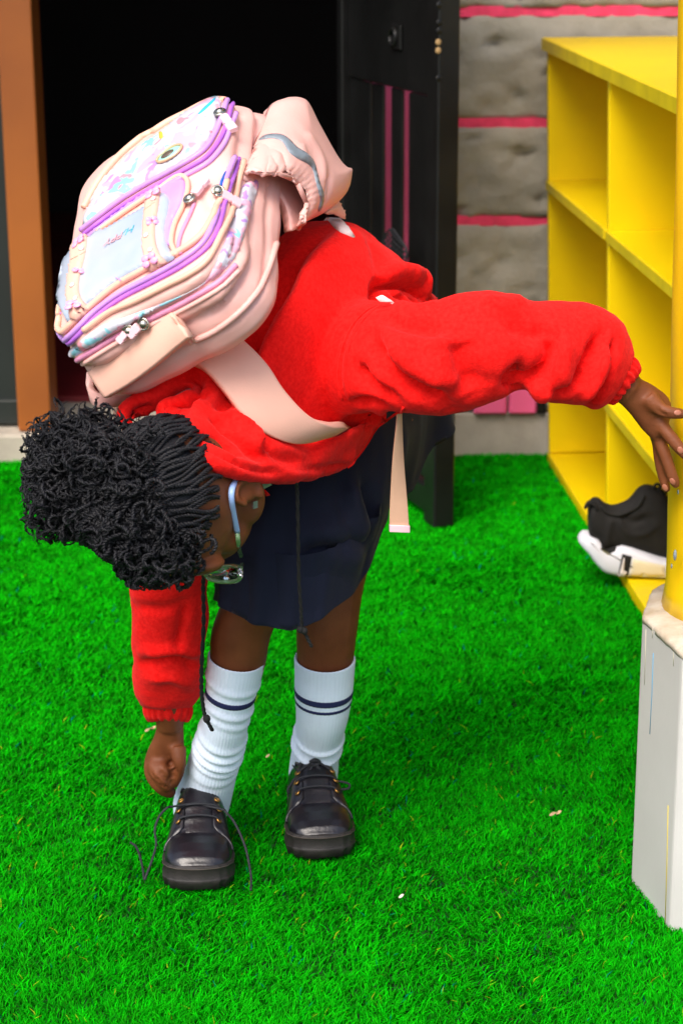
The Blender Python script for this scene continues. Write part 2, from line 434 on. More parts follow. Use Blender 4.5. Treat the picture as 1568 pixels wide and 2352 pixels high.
def build_grass():
    n0 = 640000
    ys = 1.85 + (WY - 1.85) * RNG.random(n0) ** 1.25
    half = 0.20 * ys + 0.14
    xs = (RNG.random(n0) * 2 - 1) * half
    keep = RNG.random(n0) < (half / half.max())
    xs, ys = xs[keep], ys[keep]; n = len(xs)
    far = np.clip((ys - 2.5) / 1.6, 0, 1)
    def nz(sx, off): return np.array([noise.noise(V((x * sx, y * sx, off))) for x, y in zip(xs, ys)])
    cl = nz(22, 0.0); cl2 = nz(55, 9.0); fl = nz(3.2, 4.0); big = nz(2.2, 13.0)
    keep = (cl * .5 + cl2 * .5 + RNG.random(n) * .75) > -0.10
    xs, ys, far, cl, cl2, fl, big = (a[keep] for a in (xs, ys, far, cl, cl2, fl, big)); n = len(xs)
    ang = fl * 3.4 + 0.35 + RNG.normal(0, 1.5, n)
    h = (0.009 + 0.005 * RNG.random(n)) * (1 + .22 * cl) * (1 + .25 * far)
    ln = h * (0.45 + 0.75 * RNG.random(n))
    w = (0.00075 + 0.0005 * RNG.random(n)) * (1 + 1.1 * far)
    dx, dy = np.cos(ang), np.sin(ang); px, py = -dy, dx
    tw = RNG.random(n) * 6.28; px, py = np.cos(tw), np.sin(tw)
    vs = np.zeros((n, 5, 3))
    for k, (t, up, ww) in enumerate(((0, 0, 1), (0, 0, -1), (.38, .68, .8), (.38, .68, -.8), (1, 1, 0))):
        vs[:, k, 0] = xs + dx * ln * t + px * w * ww; vs[:, k, 1] = ys + dy * ln * t + py * w * ww; vs[:, k, 2] = h * up
    base = np.arange(n)[:, None] * 5
    quads = (base + np.array([0, 1, 3, 2])).ravel(); tris = (base + np.array([2, 3, 4])).ravel()
    me = bpy.data.meshes.new("grass"); me.vertices.add(n * 5); me.vertices.foreach_set("co", vs.ravel())
    me.loops.add(n * 7); li = np.empty((n, 7), int); li[:, :4] = quads.reshape(n, 4); li[:, 4:] = tris.reshape(n, 3)
    me.loops.foreach_set("vertex_index", li.ravel())
    me.polygons.add(n * 2); st = np.empty((n, 2), int); st[:, 0] = np.arange(n) * 7; st[:, 1] = st[:, 0] + 4
    me.polygons.foreach_set("loop_start", st.ravel())
    tot = np.tile(np.array([4, 3]), n); me.polygons.foreach_set("loop_total", tot)
    me.update(calc_edges=True)
    c = np.zeros((n, 4)); b = np.clip(0.29 * (1 + + .36 * cl + .28 * cl2 + .16 * big + RNG.normal(0, .26, n)), .07, .55)
    c[:, 1] = b; c[:, 0] = 0.002 + .006 * RNG.random(n); c[:, 2] = 0.003; c[:, 3] = 1
    s = RNG.random(n); k = s < .006 * (1 - .95 * np.clip(far * 2 + .1, 0, 1)); c[k, 0] = .26; c[k, 1] = .38; c[k, 2] = .01
    k = s > .997; c[k, 0] = .0; c[k, 1] = .16; c[k, 2] = .11
    at_ = me.attributes.new("col", 'FLOAT_COLOR', 'POINT'); at_.data.foreach_set("color", np.repeat(c, 5, 0).ravel())
    o = obj("grass", me, M["grass_blades"], smooth=False, kind="stuff")
    o["label"] = "bright green artificial turf pile covering the yard"
build_grass()

# house wall of rough stone courses with pink joints
xdoor = at(838, 700, WY).x; xjamb = at(1000, 500, WY).x
wall = thing("wall", "grey rough stone house wall with pink painted joints beside the doorway", "wall", (xjamb, WY, 0))
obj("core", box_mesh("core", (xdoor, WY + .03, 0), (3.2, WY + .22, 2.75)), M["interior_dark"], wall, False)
obj("lintel", box_mesh("lintel", (-3.2, WY + .03, 2.05), (xdoor - .002, WY + .22, 2.75)), M["wall_stone"], wall, False)
obj("side_wall", box_mesh("side_wall", (-3.2, WY + .03, 0), (at(40, 900, WY).x - .5, WY + .22, 2.048)), M["wall_stone"], wall, False)
zj = [at(1150, v, WY).z for v in (950, 712, 507, 283, 26)]
zj += [zj[-1] + .24 * k for k in range(1, 7)]
for i in range(len(zj) - 1):
    lo, hi = zj[i] + .0085, zj[i + 1] - .0085
    nx, nzz = 150, 18; vs = []; fs = []
    for a in range(nzz + 1):
        for c in range(nx + 1):
            x = xjamb + (2.4 - xjamb) * c / nx; z = lo + (hi - lo) * a / nzz
            ed = min(a, nzz - a) / nzz; p = V((x, 0, z + i * 3.1))
            d = noise.noise(p * 7) * .010 + noise.noise(p * 19) * .008 + noise.noise(p * 40) * .0065
            pit = max(0, noise.noise(V((x * 17, 3, (z + i * 2) * 30))) - .30) * .07
            y = WY - .004 - d - .008 * math.sqrt(min(1, ed * 6)) + pit + .004
            if a in (0, nzz): z += noise.noise(V((x * 30, i, a))) * .0022
            vs.append(V((x, y, z)))
    for a in range(nzz):
        for c in range(nx):
            q = a * (nx + 1) + c; fs.append((q, q + 1, q + nx + 2, q + nx + 1))
    nb = len(vs)                                  # give the block its depth back into the wall
    for row in (0, nzz):
        for c in range(nx + 1): p = vs[row * (nx + 1) + c]; vs.append(V((p.x, WY + .03, p.z)))
    for c in range(nx):
        fs.append((c, c + 1, nb + c + 1, nb + c)); t = nzz * (nx + 1); u = nb + nx + 1
        fs.append((t + c, t + c + 1, u + c + 1, u + c))
    b = MB(); b.add(vs, fs); obj("stone_block", b, M["wall_stone"], wall)
for z in zj[1:]:
    obj("joint", box_mesh("joint", (xjamb, WY - .001, z - .011), (2.4, WY + .029, z + .011)), M["joint_pink"], wall, False)
obj("kerb", box_mesh("kerb", (xdoor, WY - .012, 0), (2.4, WY + .03, zj[0] + .004), .004), M["concrete"], wall, False)
xb0, xb1 = at(1085, 920, WY).x, at(1229, 920, WY).x; zb1 = at(1150, 868, WY).z
for a, b_ in ((xb0, at(1161, 920, WY).x), (at(1166, 920, WY).x, xb1)):
    obj("pink_block", box_mesh("pink_block", (a, WY - .030, zj[0] + .006), (b_, WY - .008, zb1), .004), M["pink_paint"], wall, False)
obj("black_block", box_mesh("black_block", (xb1 + .002, WY - .026, zj[0] + .006), (xb1 + .02, WY - .010, zb1), .002), M["black_paint"], wall, False)  # solid black block for the dark patch beside the pink ones
obj("door_surround", box_mesh("door_surround", (xdoor, WY - .004, 0.0), (xjamb - .002, WY + .029, 2.75)), M["pink_paint"], wall, False)

# doorway: wooden post, dark leaf, sill, room behind
xl, xr = at(22, 500, WY).x, at(100, 500, WY).x
tag(obj("door_frame", box_mesh("door_frame", (xl, WY - .03, .075), (xr, WY + .09, 2.3), .004, 2), M["wood_frame"], smooth=False), "orange brown wooden door post at the left edge of the doorway", "door frame")
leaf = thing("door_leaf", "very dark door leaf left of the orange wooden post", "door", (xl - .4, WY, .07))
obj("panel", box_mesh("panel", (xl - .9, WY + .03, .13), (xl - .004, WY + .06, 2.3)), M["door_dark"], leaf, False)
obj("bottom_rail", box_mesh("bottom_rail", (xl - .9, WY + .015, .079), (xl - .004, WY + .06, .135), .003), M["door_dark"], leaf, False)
obj("sill", box_mesh("sill", (-3.2, WY - .05, 0), (xdoor - .002, WY + .25, .072), .006), M["sill_concrete"], smooth=False, kind="structure")
obj("floor", box_mesh("floor", (-3.2, WY + .252, 0), (3.2, WY + 4.5, .085)), M["floor_maroon"], smooth=False, kind="structure")
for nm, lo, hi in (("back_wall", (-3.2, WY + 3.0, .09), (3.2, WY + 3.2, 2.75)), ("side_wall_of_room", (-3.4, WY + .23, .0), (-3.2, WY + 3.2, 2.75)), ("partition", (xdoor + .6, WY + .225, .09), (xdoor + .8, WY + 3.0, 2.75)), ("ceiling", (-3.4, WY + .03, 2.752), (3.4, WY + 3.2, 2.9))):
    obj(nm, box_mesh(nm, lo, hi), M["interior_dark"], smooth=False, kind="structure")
obj("added_shade_roof", box_mesh("added_shade_roof", (-3.4, 3.30, 2.60), (3.4, WY + .028, 2.74)), M["roof_white"], smooth=False, kind="structure")  # unseen roof slab, added and sized to shade the wall and far turf

# open black metal gate
gn = atz(1006, 1215, 0.0); gf = V((at(795, 700, WY).x, WY - .05, 0)); gd = (gf - gn); gl = gd.length; gd.normalize(); gnorm = V((gd.y, -gd.x, 0))
if gnorm.y > 0: gnorm = -gnorm
def gbox(name, s0, s1, z0, z1, t0, t1, mt, par, bev=.003):
    R = Matrix((gd, gnorm, V((0, 0, 1)))).transposed().to_4x4(); R.translation = gn
    return obj(name, box_mesh(name, (s0, t0, z0), (s1, t1, z1), bev, 1, R), mt, par, False)
def gs(u, v=400): return (atplane(u, v, gn, gnorm) - gn).dot(gd)
zpl = atplane(920, 203, gn, gnorm).z
gate = thing("metal_gate", "open black metal gate with square bars and a latch plate against the pink strip", "gate", gn)
gbox("stile", -.028, .026, 0.012, 2.0, -.022, .022, M["black_paint"], gate)
gbox("stile", gl - .03, gl, 0.012, 2.0, -.02, .02, M["black_paint"], gate)
gbox("stile", .05, gs(943.5), .09, zpl - .002, -.006, .006, M["black_paint"], gate)
gbox("bottom_rail", .028, gl - .032, .03, .085, -.018, .018, M["black_paint"], gate)
gbox("lock_plate", .034, gl - .032, zpl, zpl + .45, -.008, .008, M["black_paint"], gate)
for ua, ub_ in ((901, 925), (858, 882), (800, 853)):
    gbox("bar", gs(ub_), min(gs(ua), gl - .034), .087, zpl - .002, -.003, .003, M["black_paint"], gate, .001)
s = gs(925, 85); z = atplane(925, 85, gn, gnorm).z
lp = gbox("latch_plate", s - .02, s + .035, z - .025, z + .025, .009, .014, M["black_paint"], gate)
mb = MB(); c = gn + gd * (s + .015) + gnorm * .016 + V((0, 0, z))
tube(mb, [c + (gd * math.cos(t) + V((0, 0, 1)) * math.sin(t)) * .016 for t in np.linspace(0, 6.283, 24)], .004, 8); obj("ring", mb, M["black_paint"], lp)
for u, v, mm in ((1008, 12, "black_paint"), (1008, 52, "black_paint"), (1008, 71, "black_paint"), (1006, 97, "rust_chip"), (1006, 116, "rust_chip"), (1007, 180, "black_paint")):
    p = atplane(u, v, gn - gd * .028, gd); mb = MB(); ball(mb, p, (gd * .0016, gnorm * .006, V((0, 0, .006))), 12, 8); obj("bolt", mb, M[mm], gate)

# black netting hung on the gate
mb = MB(); o_ = atplane(913, 570, gn + gnorm * .03, gnorm)
npoly = [(912, 525), (928, 540), (943, 565), (945, 592), (930, 618), (905, 604), (885, 575), (895, 548)]
def inpoly(x, y):
    c_ = False; j = len(npoly) - 1
    for i in range(len(npoly)):
        a, b_ = npoly[i], npoly[j]
        if (a[1] > y) != (b_[1] > y) and x < (b_[0] - a[0]) * (y - a[1]) / (b_[1] - a[1]) + a[0]: c_ = not c_
        j = i
    return c_
def npt(u, v): return atplane(u, v, o_, gnorm) + gnorm * (.018 * math.cos((u - 914) / 34) * math.cos((v - 570) / 60))
for s_ in (1, -1):
    for k in range(-14, 15):
        run = []
        for q in range(-60, 61):
            u = 914 + q; v = 570 + s_ * q * 1.15 + k * 12.5
            if inpoly(u, v): run.append(npt(u, v))
        if len(run) > 4: tube(mb, run[::3] + [run[-1]], .0014, 5)
tube(mb, [npt(*p) for p in smooth_poly(npoly, 40)] + [npt(*npoly[0])], .0022, 6)
tag(obj("net", mb, M["net_black"]), "small black netting hanging on the gate bars behind the girl", "net")

# yellow shoe rack
P0, P1 = atz(1256, 1070, 0), atz(1468, 1415, 0)
ra = (P1 - P0).normalized(); re = V((-ra.y, ra.x, 0))
if re.x < 0: re = -re
fn = re.copy(); rh = at(1252, 85, P0.y).z; lean = (at(1252, 85, P0.y).x - P0.x) / rh
rw = (V((0, 0, 1)) + re * lean).normalized()
rack = thing("shoe_rack", "tall yellow wooden shoe rack with open cubbies along the wall", "shoe rack", P0)
RM = Matrix((ra, re, rw)).transposed().to_4x4(); RM.translation = P0
def rbox(name, s0, s1, e0, e1, z0, z1, mt="yellow_paint", par=rack, bev=.002):
    return obj(name, box_mesh(name, (s0, e0, z0), (s1, e1, z1), bev, 1, RM), M[mt], par, False)
fpn = ra.cross(rw).normalized()
def rs(u, v): q = atplane(u, v, P0, fpn) - P0; return q.dot(ra), q.dot(rw)
RD, RT = .34, .017; sd = rs(1389, 700)[0]; NB = 3; RL = sd * NB + RT
zm1 = rs(1390, 536)[1]; zm2 = rs(1450, 1000)[1]
rbox("top_board", 0, RL, -.006, RD + .012, rh - .026, rh)
obj("top_edge", box_mesh("top_edge", (0.0, -.009, rh - .025), (RL, -.0062, rh - .001), 0, 1, RM), M["yellow_edge"], rack, False)
rbox("bottom_board", 0, RL, 0, RD, .004, .032)
rbox("back_panel", .0, RL, RD + .001, RD + .011, .006, rh - .028)
for k in range(NB + 1):
    rbox("side_panel" if k in (0, NB) else "divider", k * sd, k * sd + RT, 0.002, RD, .034, rh - .028)
for z in (zm1, zm2):
    for k in range(NB):
        rbox("shelf", k * sd + RT + .001, (k + 1) * sd - .001, -.001, RD - .001, z - .012, z + .008)
        obj("shelf_edge", box_mesh("shelf_edge", (k * sd + RT + .001, -.004, z - .011), ((k + 1) * sd - .001, -.0012, z + .007), 0, 1, RM), M["yellow_edge"], rack, False)

# yellow pillar on a grey pedestal
c1, c2 = atz(1448, 2030, 0), atz(1535, 2142, 0); ph = at(1471, 1418, c1.y).z; b0 = atz(1497, 1356, ph); b0.z = 0
poly = [b0 + V((.05, .06, 0)), b0, c1, c2, c2 + V((.11, -.045, 0)), c2 + V((.22, .0, 0)), c2 + V((.27, .11, 0)), c2 + V((.25, .24, 0)), b0 + V((.16, .11, 0))]
tp = atz(1531, 1405, ph); pc = V((tp.x + .106, tp.y + .004, 0))
pillar = thing("pillar", "round yellow porch pillar on a grey paint streaked pedestal at the right edge", "pillar", (pc.x, pc.y, 0))
bm = bmesh.new(); vsb = [bm.verts.new((p.x, p.y, .0)) for p in poly]; f = bm.faces.new(vsb)
ex = bmesh.ops.extrude_face_region(bm, geom=[f]); tv = [e for e in ex["geom"] if isinstance(e, bmesh.types.BMVert)]
for v_ in tv:
    v_.co.z = ph; q = V((at(1471, 1418, c1.y).x - c1.x, 0, 0)); v_.co += q * .0
bmesh.ops.recalc_face_normals(bm, faces=bm.faces); bmesh.ops.bevel(bm, geom=[e for e in bm.edges], offset=.004, segments=2, profile=.5, affect='EDGES')
me = bpy.data.meshes.new("pedestal"); bm.to_mesh(me); bm.free(); ped = obj("pedestal", me, M["pedestal_grey"], pillar, False)
cb = MB(); cen = sum(poly, V((0, 0, 0))) / len(poly); N_ = 64; ring = []
loop = [(V(p) - cen) for p in smooth_poly([(p.x, p.y) for p in poly], 1)] if False else None
L = []
for i in range(len(poly)):
    for k in range(10): L.append(poly[i].lerp(poly[(i + 1) % len(poly)], k / 10))
def capring(s, z, amp): return [cen + (p - cen) * s + V((noise.noise(p * 60) * amp, noise.noise(p * 55 + V((4, 0, 0))) * amp, z + noise.noise(p * 40) * amp * .6)) for p in L]
loft(cb, [capring(1.003, ph - .006, .003), capring(1.002, ph + .0005, .002), capring(.98, ph + .003, .0015), capring(.5, ph + .012, .001)], True, True)
obj("mortar_cap", cb, M["pedestal_cap"], ped)
tl = at(1561, 0, pc.y); zt = tl.z; lx = (tl.x - at(1531, 1405, pc.y).x) / (zt - ph); want = lx
sh = MB(); rings = []
nat = 0.0
for k in range(60):
    z = ph - .005 + (2.6 - ph) * k / 59; rr = .106 + (.006 * math.exp(-(z - ph) / .02)); xo = lx * (z - ph)
    rings.append([V((pc.x + xo + rr * math.cos(a), pc.y + rr * math.sin(a), z)) + V((noise.noise(V((math.cos(a) * 4, math.sin(a) * 4, z * 6))) * .0015, 0, (noise.noise(V((math.cos(a) * 9, math.sin(a) * 9, 1))) * .008 if k == 0 else 0))) for a in np.linspace(0, 2 * math.pi, 64, endpoint=False)])
loft(sh, rings); obj("shaft", sh, M["pillar_yellow"], pillar)
for u, v, r in ((1549, 1275, .0045), (1556, 1130, .002), (1541, 1300, .002)):
    p = atz(u, v, .6); p = atplane(u, v, V((pc.x, pc.y - .0955, 0)), V((-.35, -.94, 0)).normalized()); mb = MB(); ball(mb, p, (V((r * .5, 0, 0)), V((0, .0035, 0)), V((0, 0, r * 1.6))), 9, 7); obj('paint_chip', mb, M['reflect_grey'], pillar)
fcn = (c2 - c1).cross(V((0, 0, 1))).normalized()
if fcn.x > 0: fcn = -fcn
for pts, r, mm in (([(1499, 1500), (1496, 1590), (1491, 1686)], .0012, "paint_blue"), ([(1533, 1850), (1530, 1990), (1526, 2128)], .0016, "paint_straw"), ([(1482, 1446), (1481, 1500), (1479, 1572)], .0012, "paint_cream"), ([(1498, 1440), (1497, 1466)], .0011, "paint_cream"), ([(1546, 1490), (1545, 1530)], .0011, "paint_cream")):
    mb = MB(); tube(mb, [atplane(u, v, c1 + fcn * .0002, fcn) for u, v in pts], r * .8, 8, flat=.25, up=fcn); obj("paint_drip", mb, M[mm], ped)

# litter on the turf
def scrap(u, v, pts, mt, name, label, cat_):
    o = atz(u, v, .022); mb = MB()
    for t, (dx, dy, r) in enumerate(pts): ball(mb, o + V((dx, dy, 0.001 * t)), (V((r, r * .25, .002)), V((-r * .2, r * .45, .001)), V((0, 0, .0012))), 10, 6)
    if len(pts) > 1: tube(mb, [o + V((p[0], p[1], .001)) for p in pts], .0011, 5)
    tag(obj(name, mb, mt), label, cat_)
scrap(1274, 1868, [(-.004, -.002, .0045), (.005, .001, .004)], M["dry_leaf"], "dry_leaf", "curled brown dry leaf on the turf left of the grey pedestal", "leaf")
scrap(921, 2058, [(0, 0, .0035)], M["paint_cream"], "paper_scrap", "tiny cream paper scrap on the turf right of the shoes", "scrap")
scrap(615, 1736, [(0, 0, .003)], M["dry_leaf"], "leaf_crumb", "tiny brown leaf crumb on the turf between the two white socks", "leaf")
scrap(345, 1675, [(-.004, -.003, .004), (.005, .004, .004)], M["dry_leaf"], "grass_straw", "yellowish bent straw on the turf beside the girl's right wrist", "straw")

# ------------------------------------------------------------------ the girl
girl = thing("person", "girl in red fleece jacket and navy skirt bending to her shoe", "person", atz(600, 1960, 0))

def rv(c, du, dv, b, tilt=0.0):           # ring: centre, half axis seen in the photo (px), half depth (m)
    k = mpp(c); return (c, cv(du * k, dv * k, 0), cv(0, tilt, 1) * b)
def R_(u, v, y, du, dv, b, tilt=0.0): return rv(at(u, v, y), du, dv, b, tilt)

# ---- skin: one body mesh
body = MB()
HC = at(420, 1146, 2.16)                   # head centre
HU = cv(-.50, .20, -.84).normalized(); HF = cv(.10, .97, .22); HF = (HF - HU * HF.dot(HU)).normalized(); HL = HU.cross(HF)
def hp(l, f, u): return HC + HL * l + HF * f + HU * u
ball(body, hp(0, -.006, .018), (HL * .068, HF * .090, HU * .084), 28, 18)          # skull
ball(body, hp(0, .026, -.042), (HL * .053, HF * .056, HU * .056), 24, 16)          # face and jaw
ball(body, hp(0, .060, -.078), (HL * .022, HF * .020, HU * .016), 14, 10)          # chin
for s in (-1, 1):
    ball(body, hp(.032 * s, .044, -.030), (HL * .024, HF * .024, HU * .030), 14, 10)   # cheek
    ball(body, hp(.026 * s, .068, .022), (HL * .032, HF * .012, HU * .032), 12, 8)     # brow
    ball(body, hp(.046 * s, .008, -.052), (HL * .022, HF * .034, HU * .030), 14, 10)   # jaw corner
ball(body, hp(0, .078, -.030), (HL * .012, HF * .012, HU * .010), 12, 8)             # nose
ball(body, hp(0, .074, -.010), (HL * .007, HF * .009, HU * .020), 10, 8)
for dz in (-.052, -.060): ball(body, hp(0, .072, dz), (HL * .018, HF * .009, HU * .006), 12, 8)
NB_ = at(585, 1010, 2.33)
eloft(body, [(hp(0, -.03, -.03), HL * .042, HF * .042), (hp(0, -.035, -.085), HL * .036, HF * .038), (NB_, HL * .040, HF * .042), (at(625, 955, 2.40), HL * .05, HF * .045)], 16, 5)
for s in (-1, 1):                           # ears
    ec = hp(.066 * s, -.003, -.022); eo = (HL * s + HF * -.35).normalized(); ef = (HF + HL * s * .35).normalized()
    ball(body, ec + eo * .003, (ef * .012, HU * .022, eo * .005), 14, 10)
    tube(body, [ec + ef * (.0135 * math.cos(a)) + HU * (.025 * math.sin(a)) + eo * (.007 + .003 * math.cos(a - 3)) for a in np.linspace(.35, 5.2, 16)], .0040, 8)
    ball(body, ec + ef * .005 - HU * .023 + eo * .005, (ef * .008, HU * .009, eo * .0045), 10, 8)
# trunk (inside the clothes)
eloft(body, [R_(860, 880, 2.56, -50, 110, .06), R_(760, 830, 2.52, -30, 130, .06), R_(665, 880, 2.46, -25, 110, .06), R_(620, 940, 2.40, -22, 60, .045)], 18, 5)
# legs
KR, KL = at(556, 1440, 2.43), at(752, 1440, 2.52)
AR, AL = atz(462, 1868, .10), atz(719, 1790, .10)
def limb(mb, rows, n=16): 
    mb_ = []
    for (u, v, y, ru, b) in rows:
        c = at(u, v, y); k = mpp(c); mb_.append((c, CX * ru * k, FWD * b))
    eloft(mb, mb_, n, 5)
limb(body, [(800, 960, 2.52, 95, .06), (700, 1180, 2.47, 92, .056), (610, 1340, 2.43, 82, .046), (556, 1450, 2.425, 71, .038), (545, 1540, 2.43, 62, .034), (520, 1640, 2.44, 50, .030), (492, 1740, 2.47, 42, .025), (478, 1800, 2.492, 44, .026), (462, 1880, 2.515, 44, .026)])
limb(body, [(860, 960, 2.58, 95, .06), (800, 1180, 2.56, 88, .056), (765, 1330, 2.53, 75, .044), (751, 1440, 2.52, 71, .038), (746, 1530, 2.525, 64, .034), (738, 1620, 2.535, 52, .030), (727, 1700, 2.562, 42, .025), (722, 1740, 2.585, 43, .026), (718, 1800, 2.605, 42, .026)])
def hand(mb, palm, fingers):
    eloft(mb, palm, 16, 5)
    for pts, rr in fingers: 
        tube(mb, [at(*p) for p in pts], rr, 10, sub=len(pts) * 5)
        q = at(*pts[-1]); sph(mb, q, rr[-1] * 1.0, 10)
def pr(u, v, y, du, dv, b): return R_(u, v, y, du, dv, b)
# left arm + hand against the pillar
limb_pts = [(720, 850, 2.46, .04), (830, 830, 2.39, .036), (960, 825, 2.31, .026), (1150, 800, 2.30, .022), (1300, 812, 2.315, .020), (1400, 862, 2.337, .020), (1441, 893, 2.343, .021)]
tube(body, [at(u, v, y) for u, v, y, r in limb_pts], [r for *_, r in limb_pts], 16, sub=30)
hand(body, [pr(1425, 880, 2.338, -19, 31, .018), pr(1446, 898, 2.343, -22, 30, .018), pr(1475, 920, 2.345, -27, 34, .017), pr(1502, 948, 2.347, -28, 40, .015), pr(1520, 970, 2.347, -20, 42, .013), pr(1528, 985, 2.346, -12, 30, .010)],
     [([(1488, 915, 2.335), (1514, 938, 2.327), (1536, 947, 2.322), (1564, 951, 2.322)], [.013, .0088, .0078, .0066]),
      ([(1508, 955, 2.342), (1522, 982, 2.336), (1542, 1008, 2.329), (1562, 1032, 2.324), (1578, 1050, 2.322)], [.009, .0085, .0082, .0075, .0065]),
      ([(1505, 975, 2.346), (1514, 1012, 2.345), (1527, 1048, 2.341), (1540, 1086, 2.337), (1550, 1110, 2.336)], [.009, .0085, .0080, .0074, .0066]),
      ([(1502, 985, 2.355), (1510, 1020, 2.356), (1514, 1060, 2.353), (1522, 1098, 2.350), (1529, 1122, 2.349)], [.008, .0078, .0072, .0066, .0058]),
      ([(1500, 990, 2.364), (1509, 1020, 2.370), (1514, 1050, 2.374), (1521, 1078, 2.376)], [.0075, .007, .0064, .0055])])
# right arm + hand at the heel of the near shoe
rp = [(600, 940, 2.42, .04), (490, 1060, 2.39, .036), (400, 1300, 2.38, .036), (392, 1500, 2.41, .030), (390, 1620, 2.44, .021), (391, 1665, 2.452, .0185)]
tube(body, [at(u, v, y) for u, v, y, r in rp], [r for *_, r in rp], 16, sub=30)
hand(body, [pr(391, 1655, 2.450, 30, 0, .016), pr(389, 1685, 2.456, 34, -2, .017), pr(381, 1720, 2.462, 43, -4, .018), pr(377, 1752, 2.466, 47, -4, .017), pr(376, 1768, 2.468, 38, -6, .014)],
     [([(346, 1755, 2.458), (348, 1780, 2.452), (362, 1803, 2.450), (378, 1817, 2.456), (392, 1822, 2.466)], [.0095, .009, .0085, .008, .007]),
      ([(352, 1752, 2.452), (360, 1776, 2.440), (374, 1794, 2.438), (384, 1806, 2.446)], [.0095, .009, .0086, .0076]),
      ([(366, 1752, 2.452), (374, 1768, 2.440), (384, 1780, 2.440), (390, 1794, 2.450)], [.009, .0086, .008, .007]),
      ([(352, 1760, 2.474), (358, 1788, 2.478), (376, 1808, 2.482), (396, 1818, 2.486)], [.0085, .008, .0075, .0065]),
      ([(408, 1715, 2.448), (412, 1748, 2.440), (408, 1776, 2.446), (400, 1800, 2.456)], [.0115, .0098, .0088, .007])])
bme = remesh(body, .0028, 3, .45)
folds(bme, [([(366, 1770), (380, 1786), (392, 1800)], .0030, -.0045), ([(356, 1786), (370, 1802), (386, 1812)], .0028, -.0040), ([(394, 1752), (398, 1772), (396, 1795)], .0045, -.0075), ([(346, 1770), (356, 1794), (374, 1812)], .0026, -.003), ([(1507, 936), (1516, 950), (1532, 954)], .003, -.003), ([(1512, 1000), (1518, 1020)], .003, -.003)])
obj("body", bme, M["skin"], girl); bodyv = bvh_of(bme)
for u, v in ((1543, 1106), (1526, 1120), (1561, 1034), (1555, 948)):
    p, n = hit(bodyv, u, v); t = (CD * .9 + CX * .35) if u != 1555 else CX; t = (t - n * t.dot(n)).normalized(); mb = MB(); ball(mb, p, (t * .0048, n.cross(t) * .0036, n * .0009), 10, 6); obj('fingernail', mb, M['nail'], girl)
for s in (-1, 1):
    mb = MB(); sph(mb, hp(.026 * s, .0630, -.004), .0100, 14); e = obj("eye", mb, M["eye_white"], girl)
    mb = MB(); sph(mb, hp(.026 * s, .0700, -.005), .0048, 10); obj("iris", mb, M["badge_dark"], e)

# ---- jacket
jk = MB()
eloft(jk, [R_(885, 880, 2.52, -105, 205, .105), R_(862, 872, 2.51, -112, 218, .115), R_(830, 850, 2.49, -105, 240, .125), R_(758, 806, 2.45, -48, 284, .130), R_(665, 826, 2.39, -58, 254, .130), R_(585, 900, 2.33, -60, 182, .115), R_(525, 975, 2.28, -45, 92, .085), R_(490, 1005, 2.26, -25, 45, .05)], 36, 6)
# the loose front hanging under the chest
eloft(jk, [R_(470, 1030, 2.215, -14, 26, .02), R_(520, 1050, 2.215, -16, 36, .03), R_(600, 1062, 2.23, -14, 42, .035), R_(665, 1072, 2.26, -16, 38, .035), R_(740, 1050, 2.30, -20, 48, .04), R_(800, 1030, 2.36, -30, 60, .04), R_(850, 1000, 2.42, -30, 50, .03)], 16, 5)
eloft(jk, [R_(745, 825, 2.40, -20, 130, .09), R_(845, 820, 2.34, -22, 130, .085), R_(900, 822, 2.31, -18, 128, .075), R_(965, 826, 2.30, -6, 126, .068), R_(1040, 815, 2.295, 0, 137, .066), R_(1110, 802, 2.295, 4, 132, .063), R_(1160, 793, 2.295, 4, 118, .058), R_(1200, 790, 2.30, 2, 104, .054), R_(1245, 806, 2.305, -2, 112, .056), R_(1310, 812, 2.315, -6, 118, .056), R_(1362, 822, 2.325, -16, 118, .054), R_(1395, 838, 2.333, -28, 104, .050), R_(1418, 858, 2.338, -34, 76, .042), R_(1428, 872, 2.34, -34, 58, .034)], 32, 6)
eloft(jk, [R_(560, 960, 2.37, 60, 40, .06), R_(480, 1060, 2.37, 75, 30, .06), R_(415, 1220, 2.37, 90, 6, .058), R_(390, 1340, 2.38, 92, 0, .056), R_(392, 1420, 2.39, 90, 0, .055), R_(388, 1490, 2.405, 82, 0, .052), R_(388, 1540, 2.42, 82, 0, .05), R_(385, 1590, 2.432, 78, 0, .046), R_(385, 1625, 2.44, 60, 0, .036)], 28, 6)
# hip gather
eloft(jk, [R_(985, 728, 2.58, -22, 44, .05), R_(938, 680, 2.60, -26, 30, .06), R_(874, 630, 2.58, -26, 40, .08), R_(815, 592, 2.54, 5, 78, .09), R_(735, 615, 2.50, 50, 92, .09), R_(655, 690, 2.46, 80, 78, .08), R_(580, 790, 2.41, 75, 62, .07), R_(500, 880, 2.36, 50, 40, .06)], 18, 5)
